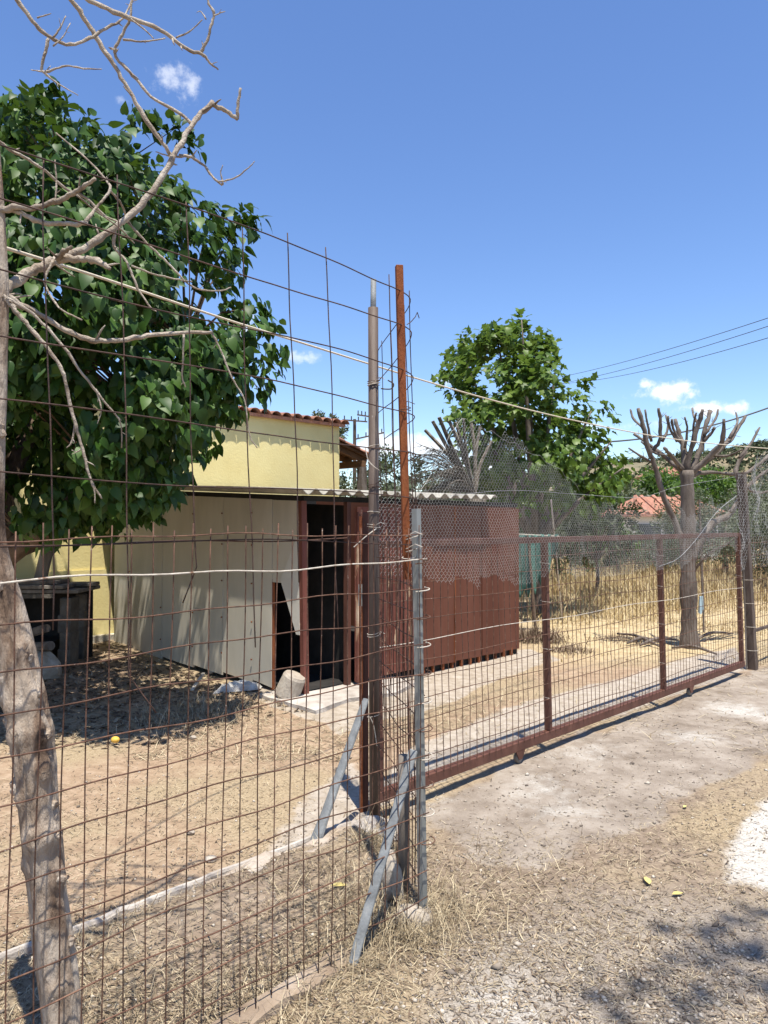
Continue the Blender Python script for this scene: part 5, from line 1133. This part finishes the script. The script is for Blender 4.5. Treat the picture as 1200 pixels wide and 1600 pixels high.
# ------------------------------------------------------------------ sliding gate
GC = 4.10
def make_gate():
    a = on_line(580, GC); e = on_line(1154, GC); L = (e - a).length
    g = thing('sliding_gate', a.lerp(e, .5), 'long red-brown sliding gate of steel tube and rusty wire mesh', 'gate')
    def Gt(t, z, off=0):
        return a + U2 * t - V2 * off + Vector((0, 0, z)) + Vector((.022, -.0, 0)) * ((1.5 - z) / 1.4) + Vector((0, -.02, 0)) * ((1.5 - z) / 1.4)
    zb0, zb1, zt0, zt1 = .08, .14, 1.453, 1.495
    MB().bar(Gt(0, (zb0 + zb1) / 2), Gt(L, (zb0 + zb1) / 2), .05, zb1 - zb0, V2).build('bottom_rail', MAT['redpaint'], g, bevel=.003)
    MB().bar(Gt(0, (zt0 + zt1) / 2), Gt(L, (zt0 + zt1) / 2), .04, .042, V2).build('top_rail', MAT['redpaint'], g, bevel=.003)
    ts = [.03, (on_line(850, GC) - a).dot(U2), (on_line(1030, GC) - a).dot(U2), L - .03]
    for t in ts: MB().bar(Gt(t, zb1), Gt(t, zt0), .042, .042, U2).build('stile', MAT['redpaint'], g, bevel=.003)
    t = .09; i = 0
    while t < L - .05:
        pts = [Gt(t + .003 * math.sin(j * 1.3 + i * 2.2), zb1 - .01 + (zt0 - zb1 + .02) * j / 8, .030 + .004 * math.sin(j + i)) for j in range(9)]
        MB().tube(pts, .0023, 4).build('vertical_wire', MAT['wire'], g); t += .0635; i += 1
    for k in range(11):
        z = .25 + .112 * k; pts = [Gt(L * j / 24, z + .008 * math.sin(j * .8 + k * 1.7), .034 + .003 * math.sin(j + k)) for j in range(25)]
        MB().tube(pts, .0025, 5).build('horizontal_wire', MAT['wire_pale'] if k in (6,) else MAT['wire'], g)
    for px in (802, 1070):
        c = on_line(px, GC); t = (c - a).dot(U2); p = Gt(t, .03)
        p.z = .032; br = MB().prism([p + U2 * -.05 + Vector((0, 0, .048)) - V2 * .024, p + U2 * .05 + Vector((0, 0, .048)) - V2 * .024, p + U2 * .018 - V2 * .024 + Vector((0, 0, -.008)), p - U2 * .018 - V2 * .024 + Vector((0, 0, -.008))], V2, .006).build('caster_bracket', MAT['redpaint'], g)
        MB().tube([p - V2 * .017, p - V2 * .010, p + V2 * .010, p + V2 * .017], [.030, .034, .034, .030], 16).build('wheel', MAT['oldwood'], g)
    # wire lashings on the stiles
    for t in ts[1:]:
        for z in (.36, .7, 1.03, 1.3): 
            c = Gt(t, z); pts = [c + (U2 * math.cos(an) - V2 * math.sin(an)) * .036 + Vector((0, 0, .004 * an)) for an in np.linspace(0, 6.6, 9)]; MB().tube(pts, .0018, 4).build('wire_tie', MAT['wire_pale'], g)
    # far gate post
    b = Vector((4.0, 8.13, 0)); t = thing('gate_post', b, 'dark rusty square post at the far end of the gate', 'post')
    top = at(1158, 738, b.y); pb = b + Vector((.05, 0, -.1)); MB().bar(pb, top, .085, .085, U2).build('post', MAT['pole'], t, bevel=.004)
    for z in (.3, .55, .8, 1.05): 
        c = pb.lerp(top, z / 2.2); pts = [c + (U2 * math.cos(an) - V2 * math.sin(an)) * .064 for an in np.linspace(0, 6.4, 9)]; MB().tube(pts, .002, 4).build('wire_tie', MAT['wire_pale'], t)
    MB().bar(pb + Vector((-.085, -.02, .1)), Vector((b.x - .06, b.y - .02, 1.2)), .016, .012, U2).build('strip', MAT['oldwood'], t)
    # fence running on past the post
    f = thing('side_fence', b + U2 * .8, 'rusty wire fence running on past the far gate post', 'fence')
    for i in range(22):
        q = b + U2 * (.14 + .075 * i); MB().tube(wobble_line(q + Vector((0, 0, -.02)), q + Vector((0, 0, 1.45)), 6, .008, i), .0028, 4).build('vertical_wire', MAT['wire'], f)
    for k in range(10): MB().tube([b + U2 * .05 + Vector((0, 0, .12 + .14 * k)), b + U2 * 1.8 + Vector((0, 0, .12 + .14 * k))], .0028, 4).build('horizontal_wire', MAT['wire'], f)
    MB().bar(b + U2 * .06 + Vector((0, 0, .40)), b + U2 * 1.8 + Vector((0, 0, .42)), .03, .03, V2).build('rail', MAT['pole'], f)
    MB().bar(b + U2 * 1.78 + Vector((0, 0, -.1)), b + U2 * 1.78 + Vector((0, 0, 1.5)), .05, .05, V2).build('end_post', MAT['pole'], f)
make_gate()

# ------------------------------------------------------------------ hexagonal netting
def hexnet(name, plane_c, poly_px, label, cell=.032, r=.0010, seed=0, bul=.05):
    """net hanging just outside the gate line Y - X = plane_c, cut to an outline (given where it is seen)"""
    k0 = on_line(600, plane_c); poly = []
    for px, py in poly_px:
        p = on_line(px, plane_c); q = at(px, py, p.y); poly.append(((p - k0).dot(U2), q.z))
    P = np.array(poly); x0, y0 = P.min(0); x1, y1 = P.max(0)
    w = cell; h = cell * .62; V = []; E = []; idx = {}
    # brick-offset zigzag: vertices on a hexagonal lattice
    nx = int((x1 - x0) / w) + 2; ny = int((y1 - y0) / h) + 2
    a = np.array
    def node(i, j, s):       # two nodes per lattice cell
        key = (i, j, s)
        if key not in idx:
            x = x0 + (i + (.5 if j % 2 else 0)) * w; z = y0 + j * h + (h * .33 if s else 0)
            idx[key] = len(V); V.append((x, z))
        return idx[key]
    for j in range(ny):
        for i in range(nx):
            A = node(i, j, 0); B = node(i, j, 1); E.append((A, B))
            if j % 2 == 0: E.append((B, node(i, j + 1, 0))); E.append((B, node(i - 1, j + 1, 0)))
            else: E.append((B, node(i, j + 1, 0))); E.append((B, node(i + 1, j + 1, 0)))
    V = np.array(V); E = np.array(E)
    warp = np.stack([fbm(V[:, 0] * 3, V[:, 1] * 3, 3.0 + seed) * .02, fbm(V[:, 0] * 3, V[:, 1] * 3, 13.0 + seed) * .02], -1)
    mid = V[E].mean(1); keep = inpoly(mid[:, 0], mid[:, 1], [tuple(p) for p in poly]) + fbm(mid[:, 0] * 6, mid[:, 1] * 6, 2.0) * .16 > 0
    E = E[keep]; Vw = V + warp
    off = bul * (fbm(V[:, 0] * 1.6, V[:, 1] * 1.6, 7.0 + seed)) + bul * .35 * fbm(V[:, 0] * 6, V[:, 1] * 6, 8.0 + seed)
    u = np.array(U2); v = np.array(V2); W = np.array(k0)[None] + Vw[:, :1] * u - off[:, None] * v + np.array([0, 0, 1.0]) * Vw[:, 1:2]
    A, B = W[E[:, 0]], W[E[:, 1]]; d = B - A; d /= np.linalg.norm(d, axis=1, keepdims=True); s = np.cross(d, v); s /= np.linalg.norm(s, axis=1, keepdims=True); o = np.cross(d, s)
    ring = [(s * math.cos(q) + o * math.sin(q)) * r for q in (0, 2.094, 4.189)]
    VV = np.stack([A + ring[0], A + ring[1], A + ring[2], B + ring[0], B + ring[1], B + ring[2]], 1); n = len(A)
    F0 = np.array([[0, 1, 4, 3], [1, 2, 5, 4], [2, 0, 3, 5]]); F = F0[None] + (np.arange(n) * 6)[:, None, None]
    t = thing(name, (float(W[:, 0].mean()), float(W[:, 1].mean()), .9), label, 'netting')
    o_ = np_object('hexagonal_mesh', VV.reshape(-1, 3), F.reshape(-1, 4), MAT['net'], t); tag(o_, kind='stuff')
    return t
t = hexnet('wire_netting', 4.02, [(590, 775), (650, 776), (690, 705), (722, 655), (760, 672), (815, 700), (870, 730), (905, 762), (960, 795), (1060, 800), (1150, 780), (1150, 855), (1072, 872), (1020, 893), (930, 890), (870, 880), (820, 905), (740, 900), (655, 903), (592, 895)], 'galvanised chicken wire netting sagging over the gate top rail', cell=.028, r=.0007)
def edge_wire(t):
    pts = [at(px, py, on_line(px, 4.02).y) for px, py in [(652, 780), (690, 706), (722, 656), (760, 672), (815, 700), (870, 731), (905, 763)]]
    pts = [Vector(p) + Vector((0, 0, .012 * math.sin(i * 1.7) + .006 * math.sin(i * 3.1))) for i, p in enumerate(smooth_path([tuple(p) for p in pts], 6))]
    MB().tube(pts, .0011, 4).build('edge_wire', MAT['net'], t)
    pts = [at(px, py, on_line(px, 4.0).y) for px, py in [(700, 775), (800, 766), (900, 772), (1000, 777), (1060, 760), (1150, 745)]]
    MB().tube([Vector(p) for p in smooth_path([tuple(p) for p in pts], 4)], .0014, 5).build('support_wire', MAT['net'], t)
    pts = [at(px, py, on_line(px, 4.02).y) for px, py in [(1030, 885), (1060, 872), (1090, 840), (1120, 800), (1150, 775)]]
    MB().tube([Vector(p) for p in smooth_path([tuple(p) for p in pts], 4)], .0026, 5).build('folded_edge', MAT['net'], t)
edge_wire(t)
hexnet('side_netting', 4.10, [(1146, 745), (1160, 738), (1200, 700), (1290, 690), (1290, 890), (1200, 880), (1146, 888)], 'crumpled chicken wire wrapped past the far gate post', cell=.05, r=.0012, seed=5, bul=.16)

# ------------------------------------------------------------------ the dead tree in front
def make_dead_tree():
    Y = 2.14; base = at(102, 1668, Y); t = thing('dead_tree', (base.x, base.y, 0), 'dead grey knotted tree with bare branches behind the wire fence', 'tree')
    # trunk as one displaced surface
    pts = [(108, 1690, 40), (103, 1640, 38), (97, 1590, 36), (92, 1540, 37), (86, 1490, 38), (80, 1440, 37), (74, 1390, 36), (69, 1340, 37), (64, 1290, 37), (59, 1240, 38), (54, 1190, 40), (46, 1140, 42), (38, 1090, 43), (28, 1040, 42), (17, 990, 40), (6, 940, 36), (-2, 895, 29), (-6, 850, 20), (-6, 800, 16), (-4, 740, 15), (-2, 680, 14.5), (0, 620, 15), (1, 560, 15), (1, 500, 16), (0, 440, 16), (-2, 380, 15), (-4, 320, 14), (-8, 250, 12), (-14, 150, 10), (-22, 30, 9), (-30, -80, 7)]
    knots = [(71, 1081, .020), (37, 1100, .018), (80, 1140, .026), (40, 1142, .020), (42, 1240, .016), (78, 1195, .024), (70, 1300, .026), (92, 1298, .02), (112, 1366, .022), (42, 1350, .018), (28, 1170, .012), (60, 1440, .016), (85, 1420, .014), (105, 1530, .016), (8, 1090, .018), (55, 1010, .02)]
    sp = smooth_path([(*at(p[0], p[1], Y), p[2] * (np.interp(p[1], [850, 900, 1000, 1120, 1250], [.68, .66, .66, .72, .80])) * Y / FPX) for p in pts], 7); n = 40; vs = []; fs = []
    def on_trunk(px, py):
        w = at(px, py, Y); p = min(sp, key=lambda q: abs(q[2] - w.z)); f = max(-.88, min(.88, (w.x - p[0]) / p[3])); return Vector((p[0] + f * p[3], p[1] - math.sqrt(1 - f * f) * p[3], w.z))
    KN = [(on_trunk(px, py), a) for px, py, a in knots]
    for i, p in enumerate(sp):
        c = Vector(p[:3]); r = p[3]
        for k in range(n):
            an = 2 * math.pi * k / n; d = Vector((math.cos(an), math.sin(an), 0)); q = c + d * r
            nz = float(fbm(math.cos(an) * 1.6 + 4, math.sin(an) * 1.6, c.z * 2.2)) * .32 + float(fbm(math.cos(an) * 5, math.sin(an) * 5, c.z * 3.0)) * .22
            grow = r * nz
            for kc, a in KN:
                dd = (q - kc).length / (a * 1.15)
                if dd < 2.2: grow += a * .95 * math.exp(-dd * dd) - a * .85 * math.exp(-(dd * 2.6) ** 2)
            if c.z < .12: grow += (.12 - c.z) * .25
            vs.append(c + d * (r + grow))
    m = len(sp)
    for i in range(m - 1):
        for k in range(n): fs.append((i * n + k, i * n + (k + 1) % n, (i + 1) * n + (k + 1) % n, (i + 1) * n + k))
    fs.append(tuple(range((m - 1) * n, m * n)))
    MB().add(vs, fs).build('trunk', MAT['bark'], t, smooth=True)
    # sawn stubs with rings
    for i, (px, py, dx, dz, r) in enumerate([(80, 1142, .03, .01, .015), (72, 1080, .034, .012, .013), (92, 1300, .03, .0, .014), (113, 1367, .022, .0, .014), (36, 1098, -.01, .0, .012), (44, 1240, -.012, -.01, .012)]):
        rock('burl', on_trunk(px, py) + Vector((0, .006, 0)), r * 1.25, MAT['bark'], i * 9 + 2, (1.1, .8, .9), 3, .7, parent=t)
    for i in range(16):
        k = random.randrange(20, len(sp) - 60); p = sp[k]; an = random.uniform(math.pi * .95, math.pi * 2.05); c = Vector(p[:3]) + Vector((math.cos(an), math.sin(an), 0)) * p[3] * .93
        rock('burl', c, random.uniform(.008, .016), MAT['bark'], i * 5 + 40, (1.2, 1, 1.5), 2, .7, parent=t)
    BR = [
        ([(0, 462, 10), (15, 447, 10), (40, 430, 9.5), (70, 414, 8.5), (97, 403, 8.5), (140, 385, 7.5), (180, 355, 6.5), (215, 325, 6), (245, 290, 6), (270, 245, 5.5), (290, 212, 5), (310, 182, 5), (332, 160, 4.6)], 2.14, 2.62),
        ([(330, 162, 4.5), (350, 172, 4), (372, 187, 3.6)], 2.62, 2.64), ([(371, 186, 3.2), (372, 165, 3), (376, 138, 2.4)], 2.64, 2.62),
        ([(92, 405, 8), (130, 404, 7), (155, 410, 6), (172, 420, 3.5)], 2.25, 2.20), ([(90, 405, 5), (98, 395, 5), (112, 385, 3)], 2.24, 2.2),
        ([(268, 245, 3.6), (255, 225, 3.4), (225, 182, 4), (195, 130, 4), (170, 90, 4.4), (145, 50, 4.5), (125, 18, 4.6), (105, -10, 4.6), (70, -60, 4.4), (20, -140, 4)], 2.52, 2.3),
        ([(302, 196, 3.2), (275, 173, 3), (235, 150, 3), (208, 118, 3), (183, 92, 3), (180, 78, 3), (190, 55, 2.6), (203, 30, 2.4), (206, -5, 2)], 2.58, 2.5),
        ([(183, 78, 2), (175, 76, 1.8), (170, 74, 1.2)], 2.5, 2.5), ([(192, 62, 2), (225, 65, 1.8), (258, 60, 1.2)], 2.5, 2.55),
        ([(60, -60, 4.6), (100, -25, 4.4), (140, 0, 4.2), (190, 24, 4.2), (250, 46, 3.6), (290, 76, 3.2), (315, 84, 3), (328, 98, 2), (341, 109, 1.3)], 2.3, 2.45),
        ([(312, 84, 3), (322, 66, 3), (330, 40, 2.8), (334, 20, 2.6), (326, 5, 2.2), (322, -12, 1.6)], 2.42, 2.4), ([(334, 25, 1.8), (345, 20, 1.2), (352, 18, .8)], 2.4, 2.4), ([(322, 30, 1.5), (314, 18, 1), (308, 19, .6)], 2.4, 2.4),
        ([(275, 59, 1.8), (295, 50, 1.4), (316, 31, .9)], 2.4, 2.42), ([(205, 30, 1.6), (228, 48, 1.4), (240, 60, 1)], 2.35, 2.35),
        ([(-20, -60, 4.5), (10, -20, 4.4), (28, 2, 4.2), (52, 34, 4), (78, 58, 3.6), (110, 70, 3.2), (140, 60, 3), (165, 45, 2.6), (188, 32, 2.2), (200, 15, 1.6), (206, -2, 1)], 2.2, 2.45),
        ([(76, 60, 3), (70, 85, 2.8), (65, 111, 2.6), (85, 108, 2), (105, 103, 1.8), (130, 107, 1.4), (159, 108, .9)], 2.26, 2.3), ([(66, 111, 2), (90, 130, 1.5), (122, 149, .8)], 2.27, 2.3), ([(65, 112, 1.5), (48, 109, .8)], 2.27, 2.27),
        ([(82, 60, 2), (93, 45, 1.6), (103, 25, .9)], 2.27, 2.28), ([(83, 72, 1.6), (98, 58, 1.2), (110, 36, .8)], 2.27, 2.3), ([(58, 28, 1.6), (80, 21, .9)], 2.24, 2.24),
        ([(-4, 330, 8), (18, 325, 6.5), (50, 325, 5.5), (85, 316, 5.5), (112, 303, 5), (130, 292, 4.4), (149, 279, 3.4)], 2.14, 2.05),
        ([(0, 328, 5), (28, 330, 4.5), (60, 346, 5), (100, 350, 4.8), (136, 349, 4.2)], 2.14, 2.1), ([(133, 347, 3.4), (150, 325, 3), (172, 297, 2.6), (165, 280, 2), (135, 248, 1.8), (88, 208, 1.1)], 2.1, 2.3),
        ([(-5, 218, 3), (20, 236, 2.8), (45, 250, 2.8), (72, 268, 2.6), (100, 293, 2.6), (135, 310, 2.4), (165, 338, 2.2), (195, 350, 1.8)], 2.14, 2.4),
        ([(172, 297, 2), (190, 320, 2), (200, 345, 1.8), (225, 375, 1.6)], 2.3, 2.5), ([(120, 305, 1.8), (150, 330, 1.6), (185, 355, 1.4), (210, 380, 1.1)], 2.15, 2.4),
        ([(2, 455, 7), (25, 472, 5.5), (60, 490, 4.8), (110, 520, 5), (150, 532, 4.8), (180, 533, 4.6), (230, 525, 4.4), (290, 520, 3.8), (333, 519, 3)], 2.14, 2.35),
        ([(331, 520, 2.2), (345, 548, 1.8), (362, 590, 1.6), (382, 625, 1.2), (390, 680, 1.2), (402, 700, 1)], 2.35, 2.4), ([(287, 522, 2.2), (286, 560, 1.8), (285, 590, 1.6), (290, 605, 1)], 2.3, 2.35),
        ([(4, 462, 5), (20, 480, 4.4), (45, 510, 4), (75, 545, 3.6), (95, 575, 3.4), (103, 600, 3.4), (116, 656, 3.2), (129, 701, 3), (142, 750, 2.4), (159, 779, 1.5)], 2.13, 2.22), ([(118, 660, 2), (112, 690, 1.6), (104, 700, 1)], 2.2, 2.2), ([(130, 700, 1.6), (120, 706, 1.2), (112, 703, .8)], 2.2, 2.2),
        ([(142, 750, 2), (148, 770, 1.5), (148, 786, 1)], 2.21, 2.21),
        ([(10, 465, 3.4), (50, 490, 3), (90, 530, 2.8), (130, 585, 2.4), (165, 630, 2), (188, 660, 1.4), (190, 700, 1.2)], 2.13, 2.3), ([(150, 608, 1.6), (158, 640, 1.3), (152, 662, .8)], 2.25, 2.25),
        ([(180, 356, 3.4), (178, 385, 2.8), (195, 405, 2.6), (205, 425, 2.4), (215, 450, 2), (235, 480, 1.5), (245, 487, 1)], 2.38, 2.42), ([(205, 415, 2), (240, 428, 1.8), (280, 437, 1.5), (300, 440, 1)], 2.4, 2.5),
        ([(198, 345, 2.6), (230, 380, 2.2), (262, 410, 2), (290, 440, 1.8), (312, 452, 1.7), (345, 454, 1.4), (361, 449, .9)], 2.42, 2.55),
        ([(280, 243, 3), (300, 246, 2.8), (320, 260, 2.4), (333, 277, 2.2), (348, 288, 2), (345, 270, 1.2), (348, 258, .8)], 2.54, 2.5), ([(340, 284, 1.6), (365, 279, 1.5), (385, 265, 1.2), (398, 252, .8)], 2.5, 2.48), ([(285, 245, 2), (262, 243, 1.5), (243, 237, 1)], 2.53, 2.5),
        ([(85, 405, 2.4), (70, 440, 2), (92, 480, 1.8), (128, 500, 1.5)], 2.25, 2.2), ([(85, 320, 2), (88, 290, 1.6), (86, 250, 1.2)], 2.1, 2.1),
    ]
    for pts, y0, y1 in BR: limb('branch', pxlimb([(p[0], p[1], p[2] * .84) for p in pts], y0, y1), MAT['twig'], t, n=7, sub=5, rough=.16, kink=.35, spurs=len(pts) // 3)
make_dead_tree()

# ------------------------------------------------------------------ roadside tree out of the picture whose shade falls on the road
def make_road_tree():
    b = Vector((4.4, -.8, 0)); t = thing('roadside_tree', b, 'roadside tree outside the gate whose shade falls on the gravel', 'tree')
    limb('trunk', [(b.x, b.y, -.1, .2), (b.x - .05, b.y, 1.5, .17), (b.x - .15, b.y + .05, 3.2, .14), (b.x - .3, b.y, 7.2, .1)], MAT['livebark'], t, n=10)
    limb('branch', [(b.x - .25, b.y, 5.4, .1), (3.6, -.5, 7.2, .06), (2.8, -.1, 8.5, .03), (1.9, .0, 8.9, .012)], MAT['livebark'], t)
    limb('branch', [(b.x - .25, b.y, 6.4, .08), (3.8, -1.1, 8.2, .05), (3.0, -1.2, 9.1, .02)], MAT['livebark'], t)
    r2 = np.random.default_rng(13); cs = []
    for c, r, k in [((2.05, .95, 6.4), .34, 90), ((2.35, .85, 6.4), .34, 110), ((1.9, .72, 6.5), .3, 60), ((1.55, .66, 6.5), .22, 34), ((1.3, .66, 6.5), .16, 18), ((1.75, 1.0, 6.5), .16, 24), ((2.7, .6, 6.4), .5, 200), ((3.2, .2, 6.2), .7, 420), ((3.0, -.4, 6.8), .7, 420), ((4.0, -.3, 6.9), .9, 600), ((4.8, .4, 6.4), .8, 500)]:
        cs.append((c, r, k))
    P = crown_points([(c[0] + .21, c[1] - .73, c[2] + 2.5) for c, r, k in cs], [r for c, r, k in cs], [int(k * .6) for c, r, k in cs], r2, .6)
    foliage('crown', P, (3.0, -.5, 8.6), leaf_template('heart'), (.07, .13), MAT['leaf_mulberry'], t, 0, r2)
make_road_tree()
